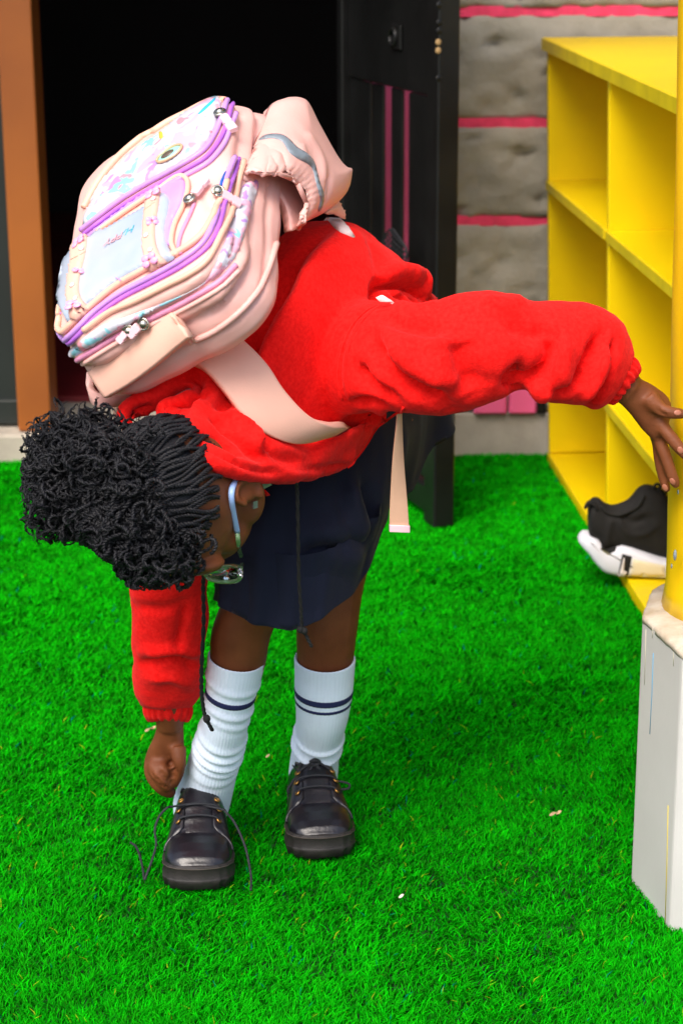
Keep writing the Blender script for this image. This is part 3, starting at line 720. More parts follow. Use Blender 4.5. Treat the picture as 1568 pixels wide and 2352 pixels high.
# hood, a crumpled heap of cloth round the neck
for pts, rr in (([(300, 990, 2.19), (294, 955, 2.20), (318, 934, 2.21), (352, 908, 2.225), (388, 876, 2.24), (420, 854, 2.25), (460, 848, 2.255), (505, 866, 2.26), (545, 905, 2.27), (570, 960, 2.28)], [.010, .014, .016, .017, .019, .021, .023, .028, .034, .04]),
                ([(352, 972, 2.175), (370, 945, 2.18), (405, 930, 2.19), (440, 916, 2.20), (462, 898, 2.22), (500, 905, 2.25)], [.010, .012, .013, .014, .016, .02]),
                ([(368, 965, 2.165), (395, 985, 2.165), (430, 995, 2.165), (470, 1000, 2.18), (520, 1000, 2.22)], [.014, .017, .02, .023, .03]),
                ([(490, 900, 2.24), (474, 950, 2.195), (458, 1000, 2.155), (452, 1028, 2.14)], [.018, .02, .02, .012]),
                ([(430, 1020, 2.13), (478, 1046, 2.115), (530, 1070, 2.125), (575, 1082, 2.155), (620, 1092, 2.19), (674, 1098, 2.235)], [.010, .013, .014, .013, .011, .007]), ([(450, 985, 2.19), (510, 1015, 2.175), (575, 1045, 2.19), (650, 1065, 2.23), (720, 1065, 2.29)], [.018, .026, .028, .026, .02]),
                ([(505, 935, 2.225), (540, 975, 2.205), (580, 1018, 2.20), (606, 1040, 2.215)], [.018, .022, .022, .014]),
                ([(600, 960, 2.29), (660, 1010, 2.29), (720, 1040, 2.31), (790, 1040, 2.36)], [.03, .03, .025, .02])):
    tube(jk, [at(*p) for p in pts], rr, 14, sub=len(pts) * 5)
jme = remesh(jk, .0045, 6, .5)
rough_up(jme, .0035, 22, 3.0); rough_up(jme, .0012, 70, 8.0)
F_ = [
 ([(878, 690), (842, 708), (808, 745), (786, 800), (778, 860), (788, 915), (806, 940)], .0035, -.0032),
 ([(848, 775), (872, 820), (916, 868), (980, 903), (1035, 945)], .012, -.013), ([(815, 838), (846, 887), (910, 925)], .010, -.013),
 ([(895, 785), (950, 845), (1027, 880)], .012, .008), ([(1050, 780), (1062, 840), (1090, 905)], .016, -.013), ([(1012, 770), (1020, 820), (1060, 890)], .012, .006),
 ([(1272, 775), (1262, 835), (1218, 872), (1172, 875)], .009, -.014), ([(1188, 850), (1178, 872), (1186, 895)], .008, -.02), ([(1225, 880), (1245, 905), (1260, 890)], .012, .008),
 ([(1384, 762), (1354, 828), (1330, 872), (1278, 908)], .008, -.016), ([(1412, 785), (1400, 840), (1382, 898), (1350, 940)], .006, -.012), ([(1400, 800), (1375, 860), (1340, 920)], .007, .007), ([(1300, 780), (1290, 850), (1310, 910)], .010, .007),
 ([(875, 722), (945, 748), (1015, 758)], .010, -.008), ([(905, 700), (960, 712), (1010, 700)], .012, .005), ([(1166, 741), (1215, 764), (1262, 764)], .012, -.008), ([(1110, 690), (1160, 700), (1200, 690)], .012, .006),
 ([(866, 668), (880, 655), (904, 645), (945, 653), (985, 690)], .007, -.017), ([(872, 640), (910, 622), (955, 632), (982, 668)], .010, .010), ([(900, 665), (940, 690)], .006, -.008), ([(925, 655), (965, 695)], .006, -.008),
 ([(862, 690), (872, 676), (884, 690)], .009, -.020), ([(870, 700), (868, 600), (850, 545)], .010, -.004),
 ([(810, 930), (850, 925), (880, 935)], .007, -.010), ([(760, 955), (830, 960), (900, 945)], .010, .005), ([(840, 985), (870, 960), (900, 950)], .006, -.007),
 ([(431, 863), (452, 876), (460, 895), (440, 908), (403, 923)], .008, -.020), ([(312, 956), (339, 951), (352, 972), (335, 988)], .010, -.026), ([(446, 912), (400, 935), (372, 930)], .005, -.012),
 ([(488, 958), (537, 1000), (580, 1038), (618, 1052)], .006, -.010), ([(505, 948), (545, 962), (582, 990), (603, 1024)], .008, .008), ([(498, 940), (520, 922), (538, 900)], .007, -.010), ([(560, 960), (600, 1000), (640, 1046), (720, 1060)], .008, -.008),
 ([(450, 1012), (509, 1043), (580, 1076), (650, 1086)], .004, -.006), ([(462, 920), (450, 960), (452, 1000)], .006, .007), ([(640, 1060), (720, 1078), (800, 1070)], .005, -.005),
 ([(312, 1395), (380, 1400), (440, 1380)], .008, -.004), ([(330, 1525), (400, 1512), (455, 1535)], .008, -.007), ([(330, 1500), (400, 1492), (460, 1500)], .009, .006), ([(425, 1390), (418, 1440), (405, 1500)], .006, -.007), ([(345, 1560), (395, 1555), (440, 1575)], .009, .005),
]
jbv = bvh_of(jme); folds(jme, [(p, w, h * 1.55) for p, w, h in F_], jbv); laplace(jme, 1, .25)
jacket = obj("jacket", jme, M["fleece_red"], girl); jbv = bvh_of(jme)
def cuff(pc0, pc1, ax1, ax2, n=96, ruff=14):
    mb = MB(); rings = []
    for k in range(11):
        t = k / 10; c = pc0.lerp(pc1, t); s = .90 + .12 * math.sin(math.pi * t) ** .5 - .05 * t
        rings.append([c + (ax1 * math.cos(a) + ax2 * math.sin(a)) * (s * (1 + .055 * math.sin(ruff * a + 1.5 * math.sin(3 * a + t)) * (.35 + math.sin(math.pi * t)))) + (pc1 - pc0) * .06 * math.sin(ruff * a + 1) for a in np.linspace(0, 2 * math.pi, n, endpoint=False)])
    loft(mb, rings); return mb
p0, p1 = at(1410, 860, 2.336), at(1441, 888, 2.342); k = mpp(p0)
obj("cuff", cuff(p0, p1, cv(-.60, .80, 0) * 58 * k, FWD * .031, 110, 17), M["fleece_red"], jacket)
p0, p1 = at(385, 1606, 2.436), at(386, 1656, 2.447)
obj("cuff", cuff(p0, p1, CX * 60 * k, FWD * .030 + CD * .004, 110, 17), M["fleece_red"], jacket)
# gathered waist, collar points, cords
for du in (0, 16): obj("seam", pipe(jbv, [(868 + du * .6, 700), (838 + du, 716), (806 + du, 752), (784 + du, 806), (776 + du, 862), (786 + du, 918)], .0011, .0001), M["fleece_red"], jacket)
obj("waist_seam", pipe(jbv, [(800, 1078), (840, 1052), (880, 1012), (912, 965), (926, 935)], .0016, .0004), M["fleece_red"], jacket)
cl_ = MB(); q = [at(578, 1092, 2.262), at(622, 1110, 2.262), at(606, 1118, 2.268), at(592, 1128, 2.275)]
cl2 = [p + cv(.001, .002, .006) for p in q]; loft(cl_, [q, cl2], True, True); obj("shirt_collar", cl_, M["collar_white"], girl, False)
fc = MB(); eloft(fc, [R_(596, 1112, 2.288, 4, 8, .006), R_(606, 1124, 2.286, 14, 12, .010), R_(604, 1134, 2.284, 8, 6, .006)], 10, 4); obj("front_edge", fc, M["fleece_red"], jacket)
def cord(pts, r, knot=None):
    mb = MB(); P = [V(a) for a in cat([at(*p) for p in pts], 90)]
    for s in (0, math.pi):                      # two twisted strands
        tube(mb, [p + (CX * math.cos(i * .9 + s) + FWD * math.sin(i * .9 + s)) * r * .45 for i, p in enumerate(P)], r * .68, 6)
    for kx in (knot or []): ball(mb, at(*kx), (CX * r * 1.9, CD * r * 2.2, FWD * r * 1.8), 10, 8)
    return mb
obj("drawstring", cord([(660, 1098, 2.225), (676, 1106, 2.225), (682, 1122, 2.235), (684, 1200, 2.24), (686, 1320, 2.25), (691, 1400, 2.255), (694, 1444, 2.26), (702, 1458, 2.262), (716, 1486, 2.262)], .0022, [(690, 1446, 2.258), (699, 1449, 2.258)]), M["cord_black"], jacket)
obj("drawstring", cord([(470, 1300, 2.26), (467, 1345, 2.29), (468, 1430, 2.31), (463, 1540, 2.33), (464, 1600, 2.34), (470, 1640, 2.345), (476, 1655, 2.345), (488, 1678, 2.35)], .0026, [(475, 1651, 2.343)]), M["cord_black"], jacket)

# ---- skirt
waist = [(560, 1040, 2.42), (640, 1040, 2.40), (700, 1040, 2.40), (760, 1030, 2.41), (815, 1000, 2.43), (860, 965, 2.46), (890, 930, 2.50), (915, 895, 2.54), (935, 850, 2.58), (950, 780, 2.62), (955, 730, 2.67), (930, 700, 2.70), (860, 690, 2.72), (760, 740, 2.70), (640, 870, 2.62), (575, 980, 2.50)]
hem = [(497, 1398, 2.37), (566, 1437, 2.335), (640, 1456, 2.325), (702, 1450, 2.335), (762, 1412, 2.36), (822, 1358, 2.41), (868, 1262, 2.47), (900, 1165, 2.55), (952, 1128, 2.62), (990, 1040, 2.67), (1044, 1002, 2.71), (1032, 962, 2.76), (940, 1080, 2.80), (760, 1200, 2.74), (600, 1300, 2.60), (505, 1370, 2.46)]
N_ = 160
W_ = cat([at(*p) for p in waist + waist[:3]], 600)[: int(600 * 16 / 18)]; H_ = cat([at(*p) for p in hem + hem[:3]], 600)[: int(600 * 16 / 18)]
ii = np.linspace(0, len(W_) - 1, N_).astype(int)
W_, H_ = W_[ii], H_[ii]; cW, cH = W_.mean(0), H_.mean(0); sk = MB(); rings = []
for k in range(41):
    t = k / 40; bulge = .020 * math.sin(math.pi * min(1, t * 1.1)); ring = []
    for j in range(N_):
        p = V(W_[j] * (1 - t) + H_[j] * t); c = V(cW * (1 - t) + cH * t); o = (p - c).normalized()
        a = j / N_ * 2 * math.pi
        pl = (.0022 * math.sin(a * 15 + .9 * math.sin(a * 3)) + .0012 * math.sin(a * 27 + 1)) * (t * 1.1) ** .8
        ring.append(p + o * (bulge + pl))
    rings.append(ring)
for k in range(1, 9):                          # inner face of the cloth
    t = 1 - k / 8 * .5; src = rings[int(round(t * 40))]; c = V(cW * (1 - t) + cH * t)
    rings.append([p - (p - c).normalized() * .003 for p in src])
loft(sk, rings, True, False); sme = sk.mesh("skirt")
folds(sme, [(p, w, h * 1.6) for p, w, h in [([(838, 1110), (850, 1170), (858, 1215)], .012, -.012), ([(800, 1110), (822, 1180), (840, 1225)], .013, .009), ([(805, 1195), (822, 1222), (838, 1236)], .007, .006), ([(800, 1210), (818, 1232), (836, 1246)], .006, -.006), ([(700, 1275), (760, 1262), (830, 1285)], .014, -.012), ([(700, 1235), (760, 1230), (800, 1240)], .014, .008), ([(782, 1090), (786, 1140), (795, 1180)], .009, -.007), ([(648, 1180), (658, 1300), (664, 1430)], .010, -.004), ([(600, 1280), (600, 1430)], .010, .003), ([(556, 1320), (554, 1415)], .010, -.003)]]); laplace(sme, 4, .4)
obj("skirt", sme, M["skirt_navy"], girl)

# ---- socks
def sock(rows, bumps, stripes, flare):
    R = cat([list(at(u, v, y)) + [ru * mpp(at(u, v, y)), b] for u, v, y, ru, b in rows], 121); n = 150
    L = np.concatenate([[0], np.cumsum(np.linalg.norm(np.diff(R[:, :3], axis=0), axis=1))])
    def rad(i, a):
        s = L[i] ; d = 0.0
        for c, w, h, ph in bumps:
            x = (s - c - .004 * math.sin(a + ph)) / w; d += h * (math.exp(-x * x) - .55 * math.exp(-(x - 1.4) ** 2))
        return d + .00035 * math.cos(a * 46)
    def ring(i, ex=0.0):
        c = V(R[i, :3]); out = []; t0 = V(R[min(i + 1, 120), :3]) - V(R[max(i - 1, 0), :3]); t0.normalize()
        x = (CX - t0 * CX.dot(t0)).normalized(); y = t0.cross(x)
        for a in np.linspace(0, 2 * math.pi, n, endpoint=False):
            d = rad(i, a) + ex; out.append(c + x * math.cos(a) * (R[i, 3] + d) + y * math.sin(a) * (R[i, 4] + d))
        return out
    mb = MB(); rings = [ring(i) for i in range(121)]
    top = rings[0]; c0 = V(R[0, :3]); inner = [p + (c0 - p).normalized() * .003 - t * 0 for p, t in zip(top, top)]
    rings = [inner, [p.lerp(q_, .6) + (c0 - V(R[3, :3])).normalized() * .0012 for p, q_ in zip(inner, top)]] + rings
    loft(mb, rings, True, False); o = obj("sock", mb, M["sock_white"], girl)
    for a, b in stripes:
        i0 = int(np.searchsorted(L, a)); i1 = int(np.searchsorted(L, b)); sb = MB()
        loft(sb, [ring(i, e) for i, e in [(i0, -.0005)] + [(i, .0006) for i in range(i0, i1 + 1)] + [(i1, -.0005)]], True, False)
        obj("stripe", sb, M["sock_navy"], o)
sock([(543, 1512, 2.428, 66, .040), (538, 1545, 2.43, 63, .039), (528, 1600, 2.435, 57, .037), (519, 1650, 2.44, 53, .034), (507, 1700, 2.455, 55, .033), (492, 1750, 2.472, 57, .032), (477, 1800, 2.494, 61, .032), (463, 1846, 2.510, 64, .032), (457, 1885, 2.520, 56, .030)],
     [(.030, .005, .0022, .5), (.068, .005, .0028, .8), (.084, .004, .0018, 2), (.118, .006, .0032, .6), (.136, .005, .0036, .4), (.152, .005, .0040, .9), (.166, .004, .0022, 1.3), (.182, .005, .0012, .2)], [(.046, .0535)], 0)
sock([(746, 1512, 2.524, 70, .041), (745, 1545, 2.527, 68, .040), (743, 1590, 2.53, 66, .039), (740, 1640, 2.537, 60, .035), (732, 1690, 2.558, 54, .031), (724, 1730, 2.580, 54, .031), (720, 1770, 2.598, 56, .031), (717, 1810, 2.610, 54, .030)],
     [(.132, .0045, .0042, .3), (.156, .0045, .0046, .5), (.144, .004, -.001, 0)], [(.045, .0525), (.0605, .0635)], 0)

# ---- school shoes, built in their own frame (x side, y towards the toe, z up) and set down on the turf
def interp(tab, t):
    for (a, p), (b, q) in zip(tab, tab[1:]):
        if t <= b: 
            s = (t - a) / (b - a); s = s * s * (3 - 2 * s) * .4 + s * .6; return p + (q - p) * s
    return tab[-1][1]
HWT = [(0, .004), (.015, .016), (.05, .025), (.12, .031), (.28, .034), (.45, .034), (.60, .040), (.74, .0455), (.86, .0445), (.93, .038), (.97, .028), (.99, .016), (1, .004)]
HGT = [(0, .058), (.05, .074), (.2, .080), (.34, .092), (.42, .092), (.52, .083), (.60, .073), (.66, .064), (.70, .0605), (.75, .060), (.82, .059), (.89, .055), (.94, .050), (.975, .043), (1, .036)]
def make_shoe(name_label, toe, yaw, length, laces, SW=1.0):
    E = Matrix.Translation(V((toe.x, toe.y, .006))) @ Matrix.Rotation(yaw, 4, 'Z') @ Matrix.Translation(V((0, -length, 0)))
    def P(x, t, z): return E @ V((x * SW, t * length, z))
    ts = np.concatenate([[0, .004, .012, .025], np.linspace(.05, .93, 60), np.linspace(.94, .985, 10), [.992, .997, 1]])
    up = MB(); rings = []; na = 41
    def surf(t, a, lift=0.0):
        w = interp(HWT, t) * .955; h = interp(HGT, t); ca, sa = math.cos(a), math.sin(a)
        ex = .72 if t > .55 else .60; zb = .034
        x = w * math.copysign(abs(ca) ** ex, ca); z = zb + (h - zb) * abs(sa) ** .78
        if t < .5: x *= 1 - .16 * ((z - zb) / .06) * min(1, (.5 - t) * 6)
        c = E @ V((0, t * length, zb + .01)); p = P(x, t, z)
        if t > .62: p.z -= .0022 * math.exp(-((t - .695) / .012) ** 2) * sa + .0012 * math.exp(-((t - .725) / .008) ** 2) * sa
        if lift: p = p + (p - c).normalized() * lift
        return p
    for t in ts: rings.append([surf(t, a) for a in np.linspace(0, math.pi, na)])
    loft(up, rings, False, False); shoe = obj("shoe", up, M["shoe_leather"], girl, label=name_label)
    # sole with welt and lugs
    sl_ = MB(); half = [(interp(HWT, t), t) for t in ts]; outl = [(w, t) for w, t in half] + [(-w, t) for w, t in reversed(half)]
    def so(k, z, lug=0.0, toeup=0.0):
        r = []
        for i, (w, t) in enumerate(outl):
            lg = lug * (1 if (int(i / 4) % 2) else 0); tt = .5 + (t - .5) * (1 + (k - 1) * .42)
            r.append(P(w * k * (1 - lg), tt, z + max(0, t - .8) * .03 + (lug * .03 if lg else 0)))
        return r
    loft(sl_, [so(.90, .001), so(1.0, .0015, .055), so(1.035, .011, .03), so(1.045, .0145), so(1.03, .0155), so(1.015, .0165), so(1.01, .029), so(1.02, .0305), so(1.02, .0335), so(.99, .0345), so(.90, .0355)], True, True)
    obj("sole", sl_, M["shoe_sole"], shoe)
    wl = MB(); wp = [p for p in so(1.012, .0315)]; tube(wl, wp[4:-4], .0011, 5); obj("welt_stitch", wl, M["welt_brown"], shoe)
    # quarters with the lacing edge
    for s in (1, -1):
        q = MB(); rings = []; A = np.linspace(.10, 1.22, 22)
        def tm(a): return .690 + .075 * max(0, (1.0 - a)) ** 1.0 - .05 * max(0, a - 1.08) * 4
        rows = np.linspace(0, 1, 26)
        for r in rows:
            rings.append([surf(.06 + (tm(a) - .06) * r, (a if s > 0 else math.pi - a), .0026) for a in A])
        flat = [p for r in rings for p in r]; n1, n2 = len(rows), len(A); inn = []
        for r in rows: inn += [surf(.06 + (tm(a) - .06) * r, (a if s > 0 else math.pi - a), -.0005) for a in A]
        fs = []; off = n1 * n2
        for i in range(n1 - 1):
            for j in range(n2 - 1):
                k = i * n2 + j; fs.append((k, k + 1, k + n2 + 1, k + n2)); fs.append((off + k, off + k + n2, off + k + n2 + 1, off + k + 1))
        for i in range(n1 - 1):
            for j in (0, n2 - 1): k = i * n2 + j; fs.append((k, k + n2, off + k + n2, off + k))
        for j in range(n2 - 1):
            for i in (0, n1 - 1): k = i * n2 + j; fs.append((k, k + 1, off + k + 1, off + k))
        q.add(flat + inn, fs); obj("quarter", q, M["shoe_leather"], shoe)
        for t in (.475, .550, .620):
            a = 1.02; c = surf(t, a if s > 0 else math.pi - a, .0032); c2_ = surf(t, a if s > 0 else math.pi - a, .006)
            n = (c2_ - c).normalized(); x = n.orthogonal().normalized(); y = n.cross(x); eb = MB()
            tube(eb, [c + (x * math.cos(b) + y * math.sin(b)) * .0034 for b in np.linspace(0, 6.283, 16)], .0012, 6); obj("eyelet", eb, M["brass"], shoe)
            hb = MB(); ball(hb, c, (x * .0026, y * .0026, n * .0006), 10, 6); obj("eyelet_hole", hb, M["net_black"], shoe)
    tg = MB(); rings = []
    for t in np.linspace(.70, .36, 16):
        k = (.70 - t) / .34; wid = .26 + .16 * k
        rings.append([surf(t, math.pi / 2 + a_, .0008 + .004 * k * (1 - (a_ / .45) ** 2)) for a_ in np.linspace(-wid, wid, 11)])
    top = [p + V((0, 0, .004)) for p in rings[-1]]; rings.append(top); rings.append([p + V((0, .004, -.003)) for p in top])
    loft(tg, rings, False, False); obj("tongue", tg, M["shoe_leather"], shoe)
    cb = MB(); loop = [surf(t, .95, .001) for t in np.linspace(.36, .06, 14)] + [surf(t, math.pi - .95, .001) for t in np.linspace(.06, .36, 14)]
    tube(cb, loop, .0045, 8, sub=60); obj("collar", cb, M["shoe_leather"], shoe)
    for t in (.550, .620):
        lb = MB(); a, b = surf(t, 1.02, .004), surf(t, math.pi - 1.02, .004)
        tube(lb, [a, surf(t, 1.25, .0062), surf(t, math.pi / 2, .0062), surf(t, math.pi - 1.25, .0062), b], .0015, 7, sub=20); obj("lace", lb, M["lace_black"], shoe)
    for pts, r in laces(surf):
        lb = MB(); tube(lb, pts, r, 7, sub=max(30, len(pts) * 8)); obj("lace", lb, M["lace_black"], shoe)
    return shoe
t1, t2 = atz(455, 2058, .006), atz(742, 1984, .006)
def laces_open(surf):
    y = t1.y
    Lp = [surf(.475, math.pi - 1.02, .003), at(400, 1852, y + .085), at(384, 1856, y + .075), at(366, 1876, y + .07), at(356, 1906, y + .06), at(359, 1939, y + .05), atz(350, 1974, .045), atz(338, 2006, .03), atz(332, 2020, .023), atz(329, 2000, .024), atz(322, 1968, .026), atz(313, 1945, .028), atz(300, 1935, .027)]
    Rp = [surf(.475, 1.02, .003), at(506, 1858, y + .085), at(519, 1866, y + .075), at(536, 1885, y + .07), at(552, 1916, y + .055), at(565, 1951, y + .04), atz(573, 1989, .035), atz(577, 2018, .026), atz(576, 2045, .022)]
    return [(Lp, .0016), (Rp, .0016)]
def laces_bow(surf):
    k = surf(.46, math.pi / 2, .008); y = k.y
    a = [k, at(749, 1790, y - .004), at(774, 1794, y - .012), at(796, 1798, y - .014), at(803, 1804, y - .015), at(796, 1812, y - .016), at(766, 1806, y - .014), k]
    b = [k, at(704, 1774, y - .002), at(680, 1786, y - .008), at(662, 1812, y - .014), at(665, 1820, y - .015), at(680, 1804, y - .016), at(700, 1786, y - .010), k]
    c = [k, at(690, 1772, y - .004), at(672, 1758, y - .006)]; d = [k, at(745, 1800, y - .012), at(762, 1812, y - .016)]
    kk = [k + V((-.006, 0, 0)), k + V((0, -.002, .004)), k + V((.006, 0, 0)), k + V((0, -.002, -.004)), k + V((-.004, -.003, 0))]
    ac = [surf(.475, 1.02, .004), k, surf(.475, math.pi - 1.02, .004)]
    return [(a, .0016), (b, .0020), (c, .0013), (d, .0014), (kk, .0028), (ac, .0016)]
make_shoe("near shoe with both laces hanging open", t1, math.radians(180 + 2), .205, laces_open)
make_shoe("tied shoe", t2, math.radians(180 + 6), .205, laces_bow)

# ---- glasses and ear stud
def near(u, v, d):
    p, n = hit(bodyv, u, v); return p - ray_dir(u, v).normalized() * d
gp = [near(u, v, d) for u, v, d in ((560, 1091, .004), (542, 1105, .005), (533, 1123, .005), (532, 1148, .005), (537, 1180, .005), (545, 1222, .005))]
mb = MB(); tube(mb, gp, [.0034, .0038, .0036, .0033, .0032, .0033], 10, sub=40, flat=.75); gl_ = obj("glasses", mb, M["temple_blue"], girl)
g2 = near(545, 1224, .005); g3 = near(549, 1262, .005)
mb = MB(); tube(mb, [near(545, 1222, .0045), near(547, 1242, .005), near(549, 1262, .006), near(551, 1284, .012), at(552, 1308, 2.178)], .0027, 10, sub=20, flat=.7); obj("temple", mb, M["frame_clear"], gl_)
rimn = [(553, 1324, 2.185), (547, 1332, 2.19), (532, 1336, 2.20), (506, 1336, 2.215), (484, 1331, 2.225), (477, 1325, 2.232), (488, 1312, 2.24), (510, 1303, 2.235), (530, 1300, 2.22), (546, 1302, 2.20), (553, 1310, 2.188)]
rp_ = [at(*p) for p in rimn]; mb = MB(); tube(mb, rp_ + [rp_[0]], .0026, 8, sub=70); obj("rim", mb, M["frame_clear"], gl_)
mb = MB(); cc = sum(rp_, V((0, 0, 0))) / len(rp_); nn = (rp_[0] - cc).cross(rp_[4] - cc).normalized(); loft(mb, [[p + nn * .0008 for p in rp_], [p - nn * .0008 for p in rp_]], True, True); obj("lens", mb, M["lens"], gl_)
mb = MB(); off = HL * -.064 + HF * -.004; rq = [p + off for p in rp_]; tube(mb, rq + [rq[0]], .0026, 8, sub=70); obj("rim", mb, M["frame_clear"], gl_)
mb = MB(); tube(mb, [rp_[5], rp_[5].lerp(rq[0], .5) + CD * -.003, rq[0]], .0024, 8, sub=12); obj("bridge", mb, M["frame_clear"], gl_)
for k, (u, v) in enumerate(((549, 1308), (553, 1314), (548, 1318), (553, 1322))):
    mb = MB(); p = at(u, v, 2.178); ball(mb, p, (CX * .003, CD * .003, FWD * .003), 6, 5); obj("rhinestone", mb, M["gem"], gl_, False)
p, n_ = hit(bodyv, 582, 1158); mb = MB(); x = CX - n_ * CX.dot(n_); x.normalize(); y = n_.cross(x)
vs_ = [p + x * sx * .0034 + y * sy * .0042 + n_ * z for z in (.0, .0035) for sx, sy in ((-1, -1), (1, -1), (1, 1), (-1, 1))]
mb.add(vs_, [(0, 1, 2, 3), (4, 5, 6, 7), (0, 1, 5, 4), (1, 2, 6, 5), (2, 3, 7, 6), (3, 0, 4, 7)]); obj("earring", mb, M["gem"], girl, False)

# ---- hair
def scalp(th, ph, ex=0.0):                      # th: 0 crown .. pi chin side; ph: 0 left ear, pi/2 face, -pi/2 nape
    d = HL * (math.sin(th) * math.cos(ph) * (.0695 + ex)) + HF * (math.sin(th) * math.sin(ph) * (.0875 + ex)) + HU * (math.cos(th) * (.0855 + ex))
    return hp(0, -.006, .018) + d
def hairline(ph):
    s = math.sin(ph); return 1.66 if s < -.75 else (1.52 if s < -.2 else (1.36 if s < .35 else 1.05))
cap = MB(); rings = []; NP = 72
hl = [hairline(2 * math.pi * j / NP) for j in range(NP)]
hl = [sum(hl[(j + d) % NP] for d in range(-5, 6)) / 11 for j in range(NP)]
for k in range(1, 25):
    rings.append([scalp(hl[j] * .80 * k / 24, 2 * math.pi * j / NP, .0045 * (1 - (k / 24) ** 6) - .001 * (k == 24)) for j in range(NP)])
loft(cap, rings, True, True); hair = obj("hair", cap, M["hair_black"], girl)
BUN = HC + cv(-.104, -.022, -.02)
def rope(mb, P, r, pitch=.010, n=5):
    P = [V(p) for p in P]; acc = 0; up = (P[1] - P[0]).orthogonal().normalized()
    pa, pb = [], []
    for i, p in enumerate(P):
        t = (P[min(i + 1, len(P) - 1)] - P[max(0, i - 1)]).normalized(); up = (up - t * up.dot(t)).normalized(); s = t.cross(up)
        if i: acc += (P[i] - P[i - 1]).length
        a = acc / pitch * 2 * math.pi; o = (up * math.cos(a) + s * math.sin(a)) * r * .62
        pa.append(p + o); pb.append(p - o)
    rr = [r * .72 * (1 if i < len(P) * .85 else max(.35, (len(P) - i) / (len(P) * .15))) for i in range(len(P))]
    tube(mb, pa, rr, n, caps=False); tube(mb, pb, rr, n, caps=False)
tw = MB()
for i in range(128):                             # flat twists combed from the hairline to the crown
    ph = 2 * math.pi * i / 128 + random.uniform(-.03, .03); th0 = hl[int(ph / (2 * math.pi) * NP) % NP] * random.uniform(.98, 1.06)
    pts = []; wob = random.uniform(0, 6)
    for k in range(26):
        t = k / 25; th = th0 * (1 - t) + .18 * t
        ph2 = ph + .05 * math.sin(t * 9 + wob) + .30 * t * t * math.sin(math.pi - ph)
        pts.append(scalp(th, ph2, .0015 + .008 * t ** .6 + .001 * math.sin(t * 20 + wob)))
    rope(tw, cat(pts, 64), .0019 + .0006 * random.random(), .0075, 5)
obj("twists", tw, M["hair_black"], hair, kind="stuff")
LINE = [(960, 470), (1040, 545), (1100, 540), (1180, 524), (1250, 505), (1310, 470), (1338, 440), (1400, 430)]
def clear_of_face(P):
    for p in P:
        u, v = proj(p)
        for (v0, u0), (v1, u1) in zip(LINE, LINE[1:]):
            if v0 <= v <= v1 and u > u0 + (u1 - u0) * (v - v0) / (v1 - v0): return False
        if v > 1356 or (v > 1255 and u < 205 + (v - 1255) * .95) or u < 44: return False
    return True
def curl(mb, start, dirv, length, r, amp, coils, seed, droop=.25, n=5, steps=34, grow=True):
    rn = random.Random(seed); d = dirv.normalized(); p = V(start); P = [V(p)]
    for i in range(steps):
        d = (d + V((rn.gauss(0, .16), rn.gauss(0, .16), rn.gauss(0, .16) - droop * .06))).normalized(); p = p + d * (length / steps); P.append(V(p))
    up = d.orthogonal().normalized(); Q = []; ph = rn.uniform(0, 6)
    for i, q in enumerate(P):
        t = (P[min(i + 1, steps)] - P[max(0, i - 1)]).normalized(); up = (up - t * up.dot(t)).normalized(); s = t.cross(up); a = ph + i / steps * coils * 6.283
        k = amp * (min(1, i / 8) if grow else 1) * (1 + .5 * i / steps); Q.append(q + (up * math.cos(a) + s * math.sin(a)) * k)
    if clear_of_face(Q): rope(mb, cat(Q, 46), r, rn.uniform(.006, .013), 4)
core = MB(); ball(core, BUN, (CX * .045, CD * .047, FWD * .042), 20, 14); ball(core, HC + cv(-.045, .012, -.07), (CX * .060, CD * .062, FWD * .035), 20, 14); ball(core, HC + cv(-.065, .005, -.045), (CX * .05, CD * .052, FWD * .04), 20, 14)
cm = remesh(core, .005, 4); rough_up(cm, .008, 60, 2); obj("hair_core", cm, M["hair_black"], hair)
lk = MB(); k = 0
while k < 640:                                  # loose curly ends of the puff
    d = V((random.gauss(0, 1), random.gauss(0, 1), random.gauss(0, 1))).normalized()
    if d.dot(FWD) > .45 or d.dot(CX) > .75: continue
    st = BUN + (CX * d.dot(CX) * .042 + CD * d.dot(CD) * .044 + FWD * d.dot(FWD) * .040)
    tang = d.cross(V((random.gauss(0, 1), random.gauss(0, 1), random.gauss(0, 1)))).normalized()
    curl(lk, st, d * random.uniform(.2, .9) + tang * random.uniform(.3, 1.1), random.uniform(.030, .062), random.uniform(.0012, .0021), random.uniform(.0026, .0062), random.uniform(1.2, 3.2), k); k += 1
for k in range(80):                             # wisps standing off the puff
    a = random.uniform(1.9, 6.0); st = BUN + CX * math.cos(a) * .046 + CD * math.sin(a) * .048 + FWD * random.uniform(-.03, .03)
    if math.sin(a) > .5 and random.random() < .5: continue
    curl(lk, st, CX * math.cos(a) + CD * math.sin(a) + V((random.gauss(0, .5), random.gauss(0, .5), random.gauss(0, .5))), random.uniform(.035, .06), random.uniform(.0007, .0012), random.uniform(.004, .0085), random.uniform(1.0, 2.2), 5000 + k)
obj("curls", lk, M["hair_black"], hair, kind="stuff")
lk = MB(); k = 0
kk = 0
